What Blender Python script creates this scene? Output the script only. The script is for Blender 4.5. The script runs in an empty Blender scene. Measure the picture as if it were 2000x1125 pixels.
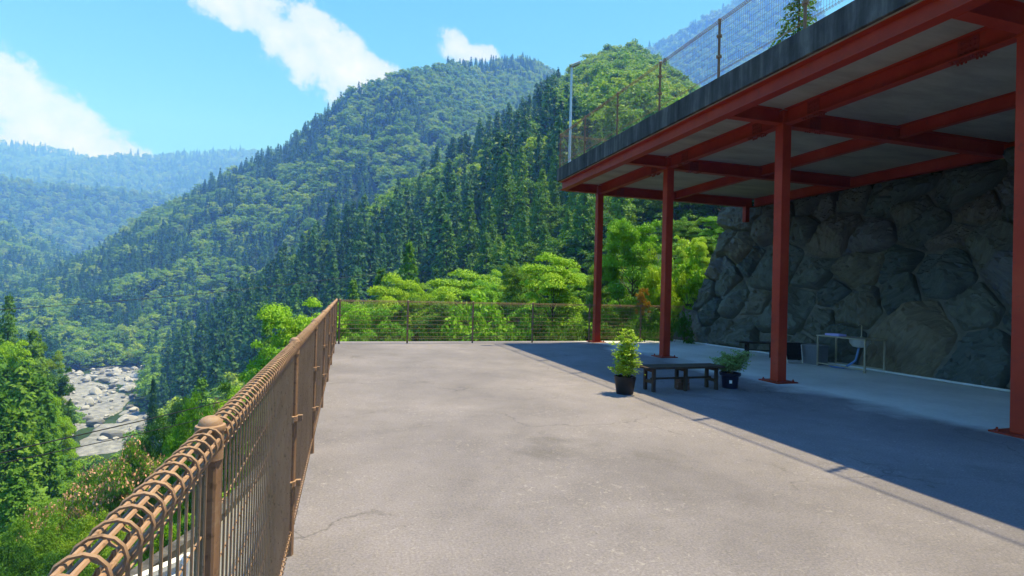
import bpy, bmesh, math, random
import numpy as np
from mathutils import Vector, Matrix
from mathutils.geometry import delaunay_2d_cdt

rad = math.radians
rng = np.random.default_rng(11)
random.seed(5)
scene = bpy.context.scene
col = scene.collection

# ------------------------------------------------------------------ camera, sky, sun
EYE = 1.573
F_PX = 1062.0
YAW, ROLL, PITCH = rad(16.8), rad(1.45), rad(0.43)
fwd = np.array([math.sin(YAW) * math.cos(PITCH), math.cos(YAW) * math.cos(PITCH), math.sin(PITCH)])
rgt = np.array([math.cos(YAW), -math.sin(YAW), 0.0])
upv = np.cross(rgt, fwd)
CR = math.cos(ROLL) * rgt + math.sin(ROLL) * upv
CU = -math.sin(ROLL) * rgt + math.cos(ROLL) * upv
CPOS = np.array([0, 0, EYE])
cam_d = bpy.data.cameras.new('camera')
cam_d.sensor_width = 36.0
cam_d.lens = F_PX / 2000.0 * 36.0
cam_d.clip_start = 0.05
cam_d.clip_end = 12000
cam = bpy.data.objects.new('camera', cam_d)
col.objects.link(cam)
cam.matrix_world = Matrix(((CR[0], CU[0], -fwd[0], 0), (CR[1], CU[1], -fwd[1], 0), (CR[2], CU[2], -fwd[2], EYE), (0, 0, 0, 1)))
scene.camera = cam


def ray(px, py):
    return F_PX * fwd + (px - 1000) * CR + (562.5 - py) * CU


def az_el(px, py):
    """direction of a sight line: azimuth in degrees from +Y, and rise per metre"""
    d = ray(px, py)
    return math.degrees(math.atan2(d[0], d[1])), d[2] / math.hypot(d[0], d[1])


SUN = Vector((0.325, 0.085, 1.0)).normalized()
SUN_EL = math.asin(SUN.z)
SUN_AZ = math.atan2(SUN.x, SUN.y)
sun_d = bpy.data.lights.new('sun', 'SUN')
sun_d.energy = 5.0
sun_d.angle = rad(0.5)
sun_d.color = (1.0, 0.965, 0.925)
sun = bpy.data.objects.new('sun', sun_d)
col.objects.link(sun)
sun.rotation_euler = SUN.to_track_quat('Z', 'Y').to_euler()

world = bpy.data.worlds.new('World')
scene.world = world
world.use_nodes = True
wt = world.node_tree
wt.nodes.clear()


def wn(t, **kw):
    n = wt.nodes.new(t)
    for k, v in kw.items():
        setattr(n, k, v)
    return n


def wmath(op, a, b=None, c=None):
    n = wn('ShaderNodeMath', operation=op)
    for i, v in enumerate((a, b, c)):
        if v is None:
            continue
        if isinstance(v, (int, float)):
            n.inputs[i].default_value = v
        else:
            wt.links.new(v, n.inputs[i])
    return n.outputs[0]


sky = wn('ShaderNodeTexSky', sky_type='NISHITA', sun_disc=False, sun_elevation=SUN_EL, sun_rotation=SUN_AZ,
         altitude=200, air_density=1.0, dust_density=0.4, ozone_density=1.5)
hs = wn('ShaderNodeHueSaturation')
hs.inputs['Hue'].default_value = 0.475
hs.inputs['Saturation'].default_value = 1.25
hs.inputs['Value'].default_value = 1.0
wt.links.new(sky.outputs[0], hs.inputs['Color'])
tc = wn('ShaderNodeTexCoord')
sep = wn('ShaderNodeSeparateXYZ')
wt.links.new(tc.outputs['Generated'], sep.inputs[0])
azn = wmath('ARCTAN2', sep.outputs[0], sep.outputs[1])
eln = wmath('ARCSINE', sep.outputs[2])
comb = wn('ShaderNodeCombineXYZ')
wt.links.new(azn, comb.inputs[0])
wt.links.new(eln, comb.inputs[1])


def cloud_noise(scale, detail, rough, off):
    m = wn('ShaderNodeVectorMath', operation='ADD')
    m.inputs[1].default_value = (off, off * .7, 0)
    wt.links.new(comb.outputs[0], m.inputs[0])
    n = wn('ShaderNodeTexNoise')
    n.inputs['Scale'].default_value = scale
    n.inputs['Detail'].default_value = detail
    n.inputs['Roughness'].default_value = rough
    wt.links.new(m.outputs[0], n.inputs['Vector'])
    return n.outputs['Fac']


big_n = cloud_noise(7.0, 6, .62, 3.1)
fine_n = cloud_noise(26.0, 8, .65, 7.7)


def cloud_blob(px, py, w, h, tilt):
    """one bank of cumulus as a soft ellipse of sky directions; tilt in degrees, + rises to the right"""
    a, t = az_el(px, py)
    a, e = rad(a), math.atan(t)
    dx, dy = wmath('SUBTRACT', azn, a), wmath('SUBTRACT', eln, e)
    c, s = math.cos(rad(tilt)), math.sin(rad(tilt))
    u = wmath('ADD', wmath('MULTIPLY', dx, c / w), wmath('MULTIPLY', dy, s / w))
    v = wmath('ADD', wmath('MULTIPLY', dx, -s / h), wmath('MULTIPLY', dy, c / h))
    r2 = wmath('ADD', wmath('MULTIPLY', u, u), wmath('MULTIPLY', v, v))
    return wmath('SUBTRACT', 1.0, r2)


BLOBS = [(70, 240, .17, .062, -22), (190, 285, .10, .030, -14), (560, 85, .125, .045, -38), (660, 110, .13, .05, -30),
         (450, 10, .10, .035, -20), (700, 130, .10, .03, -15), (890, 90, .045, .030, -30), (930, 100, .05, .018, 0)]
mask = None
for b in BLOBS:
    v = cloud_blob(*b)
    mask = v if mask is None else wmath('SMOOTH_MAX', mask, v, 0.25)
dens = wmath('ADD', mask, wmath('MULTIPLY', wmath('SUBTRACT', big_n, 0.5), 2.3))
dens = wmath('ADD', dens, wmath('MULTIPLY', wmath('SUBTRACT', fine_n, 0.5), 2.7))
ramp = wn('ShaderNodeMapRange', interpolation_type='SMOOTHSTEP')
ramp.inputs['From Min'].default_value = -0.05
ramp.inputs['From Max'].default_value = 0.62
wt.links.new(dens, ramp.inputs['Value'])
mix = wn('ShaderNodeMix', data_type='RGBA')
wt.links.new(ramp.outputs[0], mix.inputs['Factor'])
tint = wn('ShaderNodeMix', data_type='RGBA', blend_type='MULTIPLY')
tint.inputs['Factor'].default_value = 1.0
tint.inputs[7].default_value = (.86, 1.38, 2.45, 1)
wt.links.new(hs.outputs[0], tint.inputs[6])
wt.links.new(tint.outputs[2], mix.inputs[6])
shade = wn('ShaderNodeMix', data_type='RGBA')
shade.inputs[6].default_value = (5.2, 6.4, 7.8, 1)
shade.inputs[7].default_value = (8.8, 8.8, 8.8, 1)
sh = wn('ShaderNodeMapRange')
sh.inputs['From Min'].default_value = .35
sh.inputs['From Max'].default_value = 1.15
wt.links.new(wmath('ADD', wmath('MULTIPLY', dens, .5), wmath('MULTIPLY', big_n, .6)), sh.inputs['Value'])
wt.links.new(sh.outputs[0], shade.inputs['Factor'])
wt.links.new(shade.outputs[2], mix.inputs[7])
bg = wn('ShaderNodeBackground')
bg.inputs['Strength'].default_value = 0.059
wt.links.new(mix.outputs[2], bg.inputs['Color'])
wo = wn('ShaderNodeOutputWorld')
wt.links.new(bg.outputs[0], wo.inputs['Surface'])

scene.view_settings.view_transform = 'Standard'
scene.view_settings.look = 'None'
scene.view_settings.exposure = 0.95
scene.view_settings.gamma = 1.0
scene.render.engine = 'CYCLES'
scene.cycles.use_denoising = True
scene.cycles.max_bounces = 8
scene.cycles.diffuse_bounces = 4
scene.cycles.transmission_bounces = 4
scene.cycles.volume_bounces = 2


# ------------------------------------------------------------------ helpers
def tag(o, label=None, cat=None, group=None, kind=None):
    if label: o['label'] = label
    if cat: o['category'] = cat
    if group: o['group'] = group
    if kind: o['kind'] = kind
    return o


def empty(name, loc, rz=0.0):
    o = bpy.data.objects.new(name, None)
    o.empty_display_size = .2
    o.location = loc
    o.rotation_euler = (0, 0, rz)
    col.objects.link(o)
    return o


def np_mesh(name, V, Q, mats, midx=None, smooth=False):
    """mesh from an array of vertices and an array of quads"""
    me = bpy.data.meshes.new(name)
    V = np.asarray(V, dtype=np.float32)
    Q = np.asarray(Q, dtype=np.int32)
    n = len(Q)
    me.vertices.add(len(V))
    me.vertices.foreach_set('co', V.ravel())
    me.loops.add(n * 4)
    me.loops.foreach_set('vertex_index', Q.ravel())
    me.polygons.add(n)
    me.polygons.foreach_set('loop_start', np.arange(n, dtype=np.int32) * 4)
    me.polygons.foreach_set('loop_total', np.full(n, 4, dtype=np.int32))
    for m in mats: me.materials.append(m)
    if midx is not None: me.polygons.foreach_set('material_index', np.asarray(midx, dtype=np.int32))
    if smooth: me.polygons.foreach_set('use_smooth', np.ones(n, dtype=bool))
    me.update(calc_edges=True)
    return me


def link(name, me, parent=None):
    o = bpy.data.objects.new(name, me)
    col.objects.link(o)
    if parent is not None: o.parent = parent
    return o


def np_tube(P, R, sides=6):
    """quads of a tapering tube along points P"""
    P = np.asarray(P, float)
    n = len(P)
    R = np.full(n, R, float) if np.isscalar(R) else np.asarray(R, float)
    T = np.gradient(P, axis=0)
    T /= np.linalg.norm(T, axis=1)[:, None] + 1e-9
    ref = np.array([0, 0, 1.0]) if abs(T[0][2]) < .9 else np.array([1.0, 0, 0])
    A = np.cross(T, ref); A /= np.linalg.norm(A, axis=1)[:, None] + 1e-9
    B = np.cross(T, A)
    ang = np.linspace(0, 2 * math.pi, sides, endpoint=False)
    V = P[:, None, :] + R[:, None, None] * (np.cos(ang)[None, :, None] * A[:, None, :] + np.sin(ang)[None, :, None] * B[:, None, :])
    i = np.arange(n - 1)[:, None] * sides
    j = np.arange(sides)[None, :]
    k = (j + 1) % sides
    Q = np.stack([i + j, i + k, i + sides + k, i + sides + j], -1).reshape(-1, 4)
    return V.reshape(-1, 3), Q


class MB:
    """collects boxes, tubes and lathes and links them as one mesh object"""
    def __init__(self):
        self.V, self.F = [], []

    def add(self, V, F):
        b = len(self.V)
        self.V.extend([tuple(map(float, v)) for v in V])
        self.F.extend([tuple(int(i) + b for i in f) for f in F])

    def box(self, x0, x1, y0, y1, z0, z1, M=None):
        V = [(x, y, z) for z in (z0, z1) for y in (y0, y1) for x in (x0, x1)]
        if M is not None: V = [M @ Vector(v) for v in V]
        self.add(V, [(0, 2, 3, 1), (4, 5, 7, 6), (0, 1, 5, 4), (2, 6, 7, 3), (0, 4, 6, 2), (1, 3, 7, 5)])

    def tube(self, P, R, sides=8, caps=True):
        V, Q = np_tube(P, R, sides)
        F = [tuple(q) for q in Q]
        if caps:
            F.append(tuple(range(sides))[::1])
            n = len(V)
            F.append(tuple(range(n - 1, n - sides - 1, -1)))
        self.add(V, F)

    def lathe(self, prof, cx=0, cy=0, cz=0, seg=20, M=None):
        V, F = [], []
        for r, z in prof:
            for k in range(seg):
                a = 2 * math.pi * k / seg
                v = Vector((r * math.cos(a), r * math.sin(a), z))
                if M is not None: v = M @ v
                V.append((v.x + cx, v.y + cy, v.z + cz))
        for i in range(len(prof) - 1):
            for k in range(seg):
                k2 = (k + 1) % seg
                F.append((i * seg + k, i * seg + k2, (i + 1) * seg + k2, (i + 1) * seg + k))
        F.append(tuple(range(seg - 1, -1, -1)))
        F.append(tuple((len(prof) - 1) * seg + k for k in range(seg)))
        self.add(V, F)

    def build(self, name, mat, parent=None, smooth=False, bevel=0.0):
        me = bpy.data.meshes.new(name)
        me.from_pydata(self.V, [], self.F)
        me.materials.append(mat)
        me.update()
        bm = bmesh.new(); bm.from_mesh(me)
        bmesh.ops.recalc_face_normals(bm, faces=bm.faces)
        bm.to_mesh(me); bm.free()
        if smooth:
            me.shade_smooth()
            me.set_sharp_from_angle(angle=rad(40))
        o = link(name, me, parent)
        if bevel:
            b = o.modifiers.new('bevel', 'BEVEL')
            b.width = bevel; b.segments = 2; b.limit_method = 'ANGLE'
        return o


# value noise on numpy arrays
def _hash(ix, iy, seed):
    h = (ix.astype(np.int64) * 374761393 + iy.astype(np.int64) * 668265263 + seed * 1442695041) & 0xffffffff
    h = ((h ^ (h >> 13)) * 1274126177) & 0xffffffff
    return ((h ^ (h >> 16)) & 0xffff) / 65535.0


def vnoise(x, y, seed=0):
    ix, iy = np.floor(x), np.floor(y)
    fx, fy = x - ix, y - iy
    fx, fy = fx * fx * (3 - 2 * fx), fy * fy * (3 - 2 * fy)
    a, b = _hash(ix, iy, seed), _hash(ix + 1, iy, seed)
    c, d = _hash(ix, iy + 1, seed), _hash(ix + 1, iy + 1, seed)
    return (a + (b - a) * fx) * (1 - fy) + (c + (d - c) * fx) * fy


def fbm(x, y, seed=0, oct=4):
    s, a, t = 0, .5, 0
    for o in range(oct):
        s = s + a * vnoise(x * 2 ** o, y * 2 ** o, seed + o * 7)
        t += a; a *= .5
    return s / t


# ------------------------------------------------------------------ materials
def mat_nodes(name):
    m = bpy.data.materials.new(name)
    m.use_nodes = True
    nt = m.node_tree
    return m, nt, nt.nodes['Principled BSDF']


def _in(nt, sock, v):
    if hasattr(v, 'links') or isinstance(v, bpy.types.NodeSocket): nt.links.new(v, sock)
    else: sock.default_value = v


def noise(nt, scale, detail=4, rough=.55, vec=None, dist=0.0, coord='Object'):
    n = nt.nodes.new('ShaderNodeTexNoise')
    n.inputs['Scale'].default_value = scale
    n.inputs['Detail'].default_value = detail
    n.inputs['Roughness'].default_value = rough
    n.inputs['Distortion'].default_value = dist
    if vec is None:
        t = nt.nodes.new('ShaderNodeTexCoord')
        vec = t.outputs[coord]
    nt.links.new(vec, n.inputs['Vector'])
    return n.outputs['Fac']


def rampn(nt, fac, stops, interp='LINEAR'):
    r = nt.nodes.new('ShaderNodeValToRGB')
    r.color_ramp.interpolation = interp
    el = r.color_ramp.elements
    while len(el) < len(stops): el.new(.5)
    for e, (p, c) in zip(el, stops):
        e.position = p
        e.color = (*c, 1) if not np.isscalar(c) else (c, c, c, 1)
    nt.links.new(fac, r.inputs[0])
    return r.outputs[0]


def mixc(nt, fac, a, b, mode='MIX'):
    n = nt.nodes.new('ShaderNodeMix')
    n.data_type = 'RGBA'
    n.blend_type = mode
    _in(nt, n.inputs[0], fac)
    _in(nt, n.inputs[6], a if not isinstance(a, tuple) or len(a) == 4 else (*a, 1))
    _in(nt, n.inputs[7], b if not isinstance(b, tuple) or len(b) == 4 else (*b, 1))
    return n.outputs[2]


def mth(nt, op, a, b=0.0, clamp=False):
    n = nt.nodes.new('ShaderNodeMath')
    n.operation = op
    n.use_clamp = clamp
    _in(nt, n.inputs[0], a); _in(nt, n.inputs[1], b)
    return n.outputs[0]


def bump(nt, bsdf, h, strength=.4, dist=.02):
    b = nt.nodes.new('ShaderNodeBump')
    b.inputs['Strength'].default_value = strength
    b.inputs['Distance'].default_value = dist
    nt.links.new(h, b.inputs['Height'])
    nt.links.new(b.outputs[0], bsdf.inputs['Normal'])


def simple(name, c1, c2, scale=3.0, rough=.6, metal=0.0, bmp=0.0, bscale=40, spec=.22):
    m, nt, b = mat_nodes(name)
    f = noise(nt, scale, 6, .6)
    nt.links.new(rampn(nt, f, [(.3, c1), (.7, c2)]), b.inputs['Base Color'])
    b.inputs['Roughness'].default_value = rough
    b.inputs['Metallic'].default_value = metal
    b.inputs['Specular IOR Level'].default_value = spec
    if bmp: bump(nt, b, noise(nt, bscale, 4), bmp, .01)
    return m


def m_foliage(name, stops, trans=.3, clump=.35, gloss=.12):
    """leaf material: hue differs from tree to tree and in patches through the crown"""
    m, nt, b = mat_nodes(name)
    oi = nt.nodes.new('ShaderNodeObjectInfo')
    n = noise(nt, clump, 3, .6)
    f = mth(nt, 'ADD', mth(nt, 'MULTIPLY', oi.outputs['Random'], .65), mth(nt, 'MULTIPLY', mth(nt, 'SUBTRACT', n, .5), 1.1))
    f = mth(nt, 'ADD', f, .18, True)
    c = rampn(nt, f, stops)
    nt.links.new(c, b.inputs['Base Color'])
    b.inputs['Roughness'].default_value = .55
    b.inputs['Specular IOR Level'].default_value = gloss
    tr = nt.nodes.new('ShaderNodeBsdfTranslucent')
    nt.links.new(mixc(nt, 1.0, c, (1.25, 1.3, .55, 1), 'MULTIPLY'), tr.inputs['Color'])
    ms = nt.nodes.new('ShaderNodeMixShader')
    ms.inputs[0].default_value = trans
    nt.links.new(b.outputs[0], ms.inputs[1]); nt.links.new(tr.outputs[0], ms.inputs[2])
    nt.links.new(ms.outputs[0], nt.nodes['Material Output'].inputs['Surface'])
    return m


M = {}
M['bark'] = simple('bark', (.05, .035, .025), (.13, .10, .075), 6, .9, 0, .6, 30)
M['cedar'] = m_foliage('cedar_leaves', [(0, (.022, .085, .036)), (.5, (.048, .155, .052)), (1, (.11, .25, .055))], .28, .5)
M['cedar_near'] = m_foliage('bright_cedar_leaves', [(0, (.05, .15, .022)), (.5, (.10, .24, .028)), (1, (.19, .33, .035))], .3, .6)
M['broad'] = m_foliage('broad_leaves', [(0, (.08, .21, .025)), (.5, (.18, .33, .028)), (1, (.33, .43, .04))], .34, .3)
M['bright'] = m_foliage('sunny_leaves', [(0, (.085, .25, .014)), (.5, (.19, .40, .02)), (1, (.34, .52, .03))], .24, .5)
M['yellow'] = m_foliage('yellow_green_leaves', [(0, (.15, .31, .016)), (.5, (.27, .44, .022)), (1, (.42, .56, .04))], .26, .5)
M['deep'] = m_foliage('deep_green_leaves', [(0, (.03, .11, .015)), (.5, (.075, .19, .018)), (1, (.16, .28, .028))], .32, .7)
M['flower'] = simple('pink_blossom', (.48, .24, .15), (.62, .37, .26), 2, .8)
M['red_leaf'] = m_foliage('copper_leaves', [(0, (.30, .17, .03)), (1, (.42, .27, .04))], .35, 1.0)
M['nandina'] = m_foliage('nandina_leaves', [(0, (.20, .36, .03)), (.5, (.38, .52, .04)), (1, (.58, .64, .10))], .4, 5.0, .5)
M['nandina_dark'] = m_foliage('dull_nandina_leaves', [(0, (.18, .30, .11)), (1, (.32, .46, .18))], .3, 5.0, .5)

m, nt, b = mat_nodes('forest_floor')
nt.links.new(rampn(nt, noise(nt, .05, 6), [(.3, (.012, .026, .008)), (.6, (.03, .06, .015)), (.8, (.05, .085, .02))]), b.inputs['Base Color'])
b.inputs['Roughness'].default_value = 1.0
b.inputs['Specular IOR Level'].default_value = .1
M['floor'] = m

# worn old paving with the paler concrete strip near the rock wall
m, nt, b = mat_nodes('worn_paving')
tcn = nt.nodes.new('ShaderNodeTexCoord')
spx = nt.nodes.new('ShaderNodeSeparateXYZ')
nt.links.new(tcn.outputs['Object'], spx.inputs[0])
big = noise(nt, .38, 6, .6, dist=.4)
med = noise(nt, 1.7, 7, .7, dist=.3)
fine = noise(nt, 60, 3, .7)
grit = noise(nt, 150, 2, .6)
asph = rampn(nt, big, [(.28, (.120, .113, .130)), (.5, (.168, .157, .176)), (.72, (.214, .197, .217))])
asph = mixc(nt, .55, asph, rampn(nt, med, [(.25, .36), (.5, .5), (.75, .63)]), 'OVERLAY')
worn = rampn(nt, noise(nt, 17, 7, .72, dist=.5), [(.56, 0.0), (.62, 1.0)])           # pale flakes where the skin has worn off
wmask = rampn(nt, noise(nt, .8, 4, .6), [(.42, .12), (.62, 1.0)])
asph = mixc(nt, mth(nt, 'MULTIPLY', mth(nt, 'MULTIPLY', worn, wmask), .55), asph, (.31, .29, .30))
pit = rampn(nt, noise(nt, 11, 6, .7, dist=.4), [(.33, 1.0), (.40, 0.0)])
asph = mixc(nt, mth(nt, 'MULTIPLY', pit, .35), asph, (.075, .072, .074))
dark = rampn(nt, noise(nt, .62, 6, .6, dist=.7), [(.60, 0.0), (.68, 1.0)])
asph = mixc(nt, mth(nt, 'MULTIPLY', dark, .42), asph, (.072, .068, .070))
vor = nt.nodes.new('ShaderNodeTexVoronoi')
vor.feature = 'DISTANCE_TO_EDGE'
vor.inputs['Scale'].default_value = .42
vv_n = nt.nodes.new('ShaderNodeVectorMath'); vv_n.operation = 'ADD'
nz = nt.nodes.new('ShaderNodeTexNoise'); nz.inputs['Scale'].default_value = 1.6; nz.inputs['Detail'].default_value = 6
nt.links.new(tcn.outputs['Object'], nz.inputs['Vector'])
nt.links.new(tcn.outputs['Object'], vv_n.inputs[0]); nt.links.new(nz.outputs['Color'], vv_n.inputs[1])
nt.links.new(vv_n.outputs[0], vor.inputs['Vector'])
crack = rampn(nt, vor.outputs['Distance'], [(.0, 1.0), (.006, 0.0)])
crack = mth(nt, 'MULTIPLY', crack, rampn(nt, noise(nt, .5, 3, .5), [(.46, 0.0), (.56, 1.0)]))
asph = mixc(nt, mth(nt, 'MULTIPLY', crack, .6), asph, (.055, .052, .052))
asph = mixc(nt, .8, asph, rampn(nt, fine, [(.3, .34), (.5, .5), (.72, .70)]), 'OVERLAY')
sp = rampn(nt, grit, [(.68, 0.0), (.74, 1.0)])
asph = mixc(nt, mth(nt, 'MULTIPLY', sp, .5), asph, (.40, .385, .375))
conc = rampn(nt, noise(nt, .7, 7, .6), [(.3, (.44, .45, .46)), (.6, (.56, .57, .58)), (.8, (.64, .64, .64))])
conc = mixc(nt, .35, conc, rampn(nt, noise(nt, 12, 5, .7), [(.3, .4), (.7, .62)]), 'OVERLAY')
edge = mth(nt, 'ADD', spx.outputs[0], mth(nt, 'MULTIPLY', mth(nt, 'SUBTRACT', noise(nt, .55, 3, .5), .5), 2.4))
edge = mth(nt, 'ADD', edge, mth(nt, 'MULTIPLY', mth(nt, 'SUBTRACT', noise(nt, 4, 5, .7), .5), .5))
isc = rampn(nt, mth(nt, 'MULTIPLY', mth(nt, 'SUBTRACT', edge, 7.2), .8, True), [(.0, 0.0), (.55, 1.0)])
nt.links.new(mixc(nt, isc, asph, conc), b.inputs['Base Color'])
b.inputs['Roughness'].default_value = .85
b.inputs['Specular IOR Level'].default_value = .25
hgt = mth(nt, 'ADD', mth(nt, 'MULTIPLY', fine, .6), mth(nt, 'ADD', mth(nt, 'MULTIPLY', grit, .5), mth(nt, 'MULTIPLY', worn, .35)))
bump(nt, b, hgt, .55, .006)
M['paving'] = m

m, nt, b = mat_nodes('road_asphalt')
c = rampn(nt, noise(nt, 1.2, 6), [(.3, (.14, .14, .145)), (.7, (.24, .235, .23))])
nt.links.new(mixc(nt, .6, c, rampn(nt, noise(nt, 60, 3), [(.3, .38), (.7, .65)]), 'OVERLAY'), b.inputs['Base Color'])
b.inputs['Roughness'].default_value = .9
M['road'] = m

# dark weathered slab edge with run-off streaks
m, nt, b = mat_nodes('weathered_concrete')
b.inputs['Specular IOR Level'].default_value = .12
tcn = nt.nodes.new('ShaderNodeTexCoord')
mp = nt.nodes.new('ShaderNodeMapping')
mp.inputs['Scale'].default_value = (3.0, 3.0, .35)
nt.links.new(tcn.outputs['Object'], mp.inputs[0])
st = noise(nt, 1.6, 7, .65, vec=mp.outputs[0])
c = rampn(nt, st, [(.3, (.035, .035, .037)), (.5, (.075, .073, .074)), (.75, (.18, .172, .165))])
c = mixc(nt, .5, c, rampn(nt, noise(nt, 6, 6, .7), [(.3, .35), (.7, .66)]), 'OVERLAY')
nt.links.new(c, b.inputs['Base Color'])
b.inputs['Roughness'].default_value = .9
bump(nt, b, noise(nt, 30, 5), .4, .01)
M['slab'] = m

m, nt, b = mat_nodes('soffit_concrete')
b.inputs['Specular IOR Level'].default_value = .12
tcn = nt.nodes.new('ShaderNodeTexCoord')
mp = nt.nodes.new('ShaderNodeMapping')
mp.inputs['Scale'].default_value = (.5, 1.6, 1)
nt.links.new(tcn.outputs['Object'], mp.inputs[0])
c = rampn(nt, noise(nt, 1.5, 7, .65, vec=mp.outputs[0]), [(.3, (.30, .27, .22)), (.55, (.42, .375, .30)), (.8, (.50, .45, .37))])
nt.links.new(c, b.inputs['Base Color'])
b.inputs['Roughness'].default_value = .95
bump(nt, b, noise(nt, 14, 5), .2, .01)
M['soffit'] = m

# red oxide paint with worn, rusty patches
m, nt, b = mat_nodes('red_paint')
b.inputs['Specular IOR Level'].default_value = .15
c = rampn(nt, noise(nt, 1.3, 6, .65), [(.3, (.32, .032, .016)), (.55, (.42, .046, .021)), (.8, (.49, .082, .036))])
r = rampn(nt, noise(nt, 7, 8, .78, dist=.6), [(.55, 0.0), (.68, 1.0)])
c = mixc(nt, mth(nt, 'MULTIPLY', r, .55), c, (.14, .04, .03))
nt.links.new(c, b.inputs['Base Color'])
b.inputs['Roughness'].default_value = .5
bump(nt, b, noise(nt, 20, 5), .08, .01)
M['red'] = m
M['bolt'] = simple('dark_bolt', (.20, .025, .015), (.34, .042, .022), 20, .5)
def m_coat(name, c1, c2):
    """brown powder coat, sun-bleached in patches, chipped and grimy"""
    m, nt, b = mat_nodes(name)
    c = rampn(nt, noise(nt, 2.2, 6, .65), [(.3, c1), (.7, c2)])
    c = mixc(nt, mth(nt, 'MULTIPLY', rampn(nt, noise(nt, 23, 6, .75), [(.54, 0.0), (.66, 1.0)]), .45), c, (.36, .27, .20))
    c = mixc(nt, mth(nt, 'MULTIPLY', rampn(nt, noise(nt, 38, 5, .7), [(.34, 1.0), (.44, 0.0)]), .55), c, (.07, .042, .028))
    nt.links.new(c, b.inputs['Base Color'])
    b.inputs['Roughness'].default_value = .6
    b.inputs['Specular IOR Level'].default_value = .22
    bump(nt, b, noise(nt, 70, 4), .12, .004)
    return m


M['brown'] = m_coat('brown_coat', (.25, .155, .100), (.38, .24, .155))
M['brown_post'] = m_coat('dark_brown_coat', (.20, .115, .072), (.27, .165, .105))
M['zinc'] = simple('galvanised', (.45, .46, .47), (.62, .63, .64), 8, .4, .7)
M['white_rail'] = simple('white_guardrail', (.72, .74, .78), (.82, .83, .85), 3, .45)
M['wood'] = simple('dark_weathered_wood', (.035, .024, .018), (.085, .060, .045), 5, .75, 0, .4, 25)
M['wood_dark'] = simple('blackened_wood', (.016, .012, .010), (.040, .030, .025), 5, .75, 0, .4, 25)
M['brick'] = simple('old_brick', (.10, .05, .035), (.20, .11, .08), 14, .9, 0, .4)
M['pot'] = simple('black_plastic', (.014, .014, .016), (.03, .03, .032), 3, .5)
M['pot2'] = simple('navy_plastic', (.012, .014, .035), (.02, .024, .055), 3, .4)
M['soil'] = simple('soil', (.05, .035, .022), (.13, .10, .07), 30, 1, 0, .6)
M['sticker'] = simple('white_sticker', (.75, .76, .78), (.82, .82, .83), 3, .5)
M['stem'] = simple('stem', (.10, .06, .03), (.20, .13, .06), 12, .7)
M['steel'] = simple('stainless', (.34, .31, .23), (.48, .44, .34), 5, .4, .5)
M['basin'] = simple('basin', (.6, .6, .58), (.7, .7, .68), 4, .3, .5)
M['hose'] = simple('blue_hose', (.10, .20, .45), (.15, .27, .55), 5, .45)
M['bin'] = simple('grey_plastic', (.16, .17, .20), (.22, .23, .26), 4, .55)
M['fabric'] = simple('black_fabric', (.010, .010, .012), (.024, .024, .027), 20, .9)
M['alu'] = simple('aluminium', (.55, .55, .56), (.66, .66, .66), 5, .4, .8)
M['sponge'] = simple('lilac_tray', (.40, .38, .85), (.50, .50, .92), 4, .6)
M['pipe'] = simple('pale_pipe', (.55, .57, .60), (.68, .70, .72), 4, .5)
M['tube_light'] = simple('white_enamel', (.75, .76, .76), (.82, .82, .82), 3, .4)
M['cable'] = simple('black_cable', (.012, .012, .014), (.03, .03, .032), 5, .5)
M['lamp_pole'] = simple('lamp_pole_paint', (.50, .55, .60), (.62, .66, .70), 3, .35, .4)

# greenish schist, each stone its own tone and bedding direction
m, nt, b = mat_nodes('schist')
b.inputs['Specular IOR Level'].default_value = .12
oi = nt.nodes.new('ShaderNodeObjectInfo')
tcn = nt.nodes.new('ShaderNodeTexCoord')
vr = nt.nodes.new('ShaderNodeVectorRotate')
vr.rotation_type = 'EULER_XYZ'
cx = nt.nodes.new('ShaderNodeCombineXYZ')
nt.links.new(mth(nt, 'MULTIPLY', oi.outputs['Random'], 9.0), cx.inputs[0])
nt.links.new(mth(nt, 'MULTIPLY', oi.outputs['Random'], 23.0), cx.inputs[1])
nt.links.new(mth(nt, 'MULTIPLY', oi.outputs['Random'], 41.0), cx.inputs[2])
nt.links.new(tcn.outputs['Object'], vr.inputs['Vector'])
nt.links.new(cx.outputs[0], vr.inputs['Rotation'])
mp = nt.nodes.new('ShaderNodeMapping')
mp.inputs['Scale'].default_value = (.7, 1.2, 7.0)
nt.links.new(vr.outputs[0], mp.inputs[0])
bed = noise(nt, 2.2, 8, .68, vec=mp.outputs[0], dist=.6)
base = rampn(nt, oi.outputs['Random'], [(0, (.085, .105, .095)), (.2, (.165, .16, .125)), (.4, (.095, .115, .11)), (.6, (.13, .145, .125)), (.8, (.20, .17, .12)), (1, (.13, .14, .155))])
c = mixc(nt, .75, base, rampn(nt, bed, [(.25, .30), (.5, .5), (.75, .74)]), 'OVERLAY')
vein = rampn(nt, noise(nt, 3.5, 6, .7, vec=mp.outputs[0], dist=1.2), [(.66, 0.0), (.72, 1.0)])
c = mixc(nt, mth(nt, 'MULTIPLY', vein, .45), c, (.33, .32, .28))
rust = rampn(nt, noise(nt, 1.4, 5, .6), [(.56, 0.0), (.72, 1.0)])
c = mixc(nt, mth(nt, 'MULTIPLY', rust, .45), c, (.16, .11, .06))
nt.links.new(c, b.inputs['Base Color'])
b.inputs['Roughness'].default_value = .8
bump(nt, b, mth(nt, 'ADD', bed, mth(nt, 'MULTIPLY', noise(nt, 25, 5), .3)), .8, .05)
M['schist'] = m
M['mortar'] = simple('mortar', (.11, .11, .095), (.22, .205, .17), 4, .95, 0, .7, 18)
M['river_rock'] = simple('river_rock', (.25, .265, .29), (.46, .47, .50), .35, .85, 0, .6, 1.2)
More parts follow.
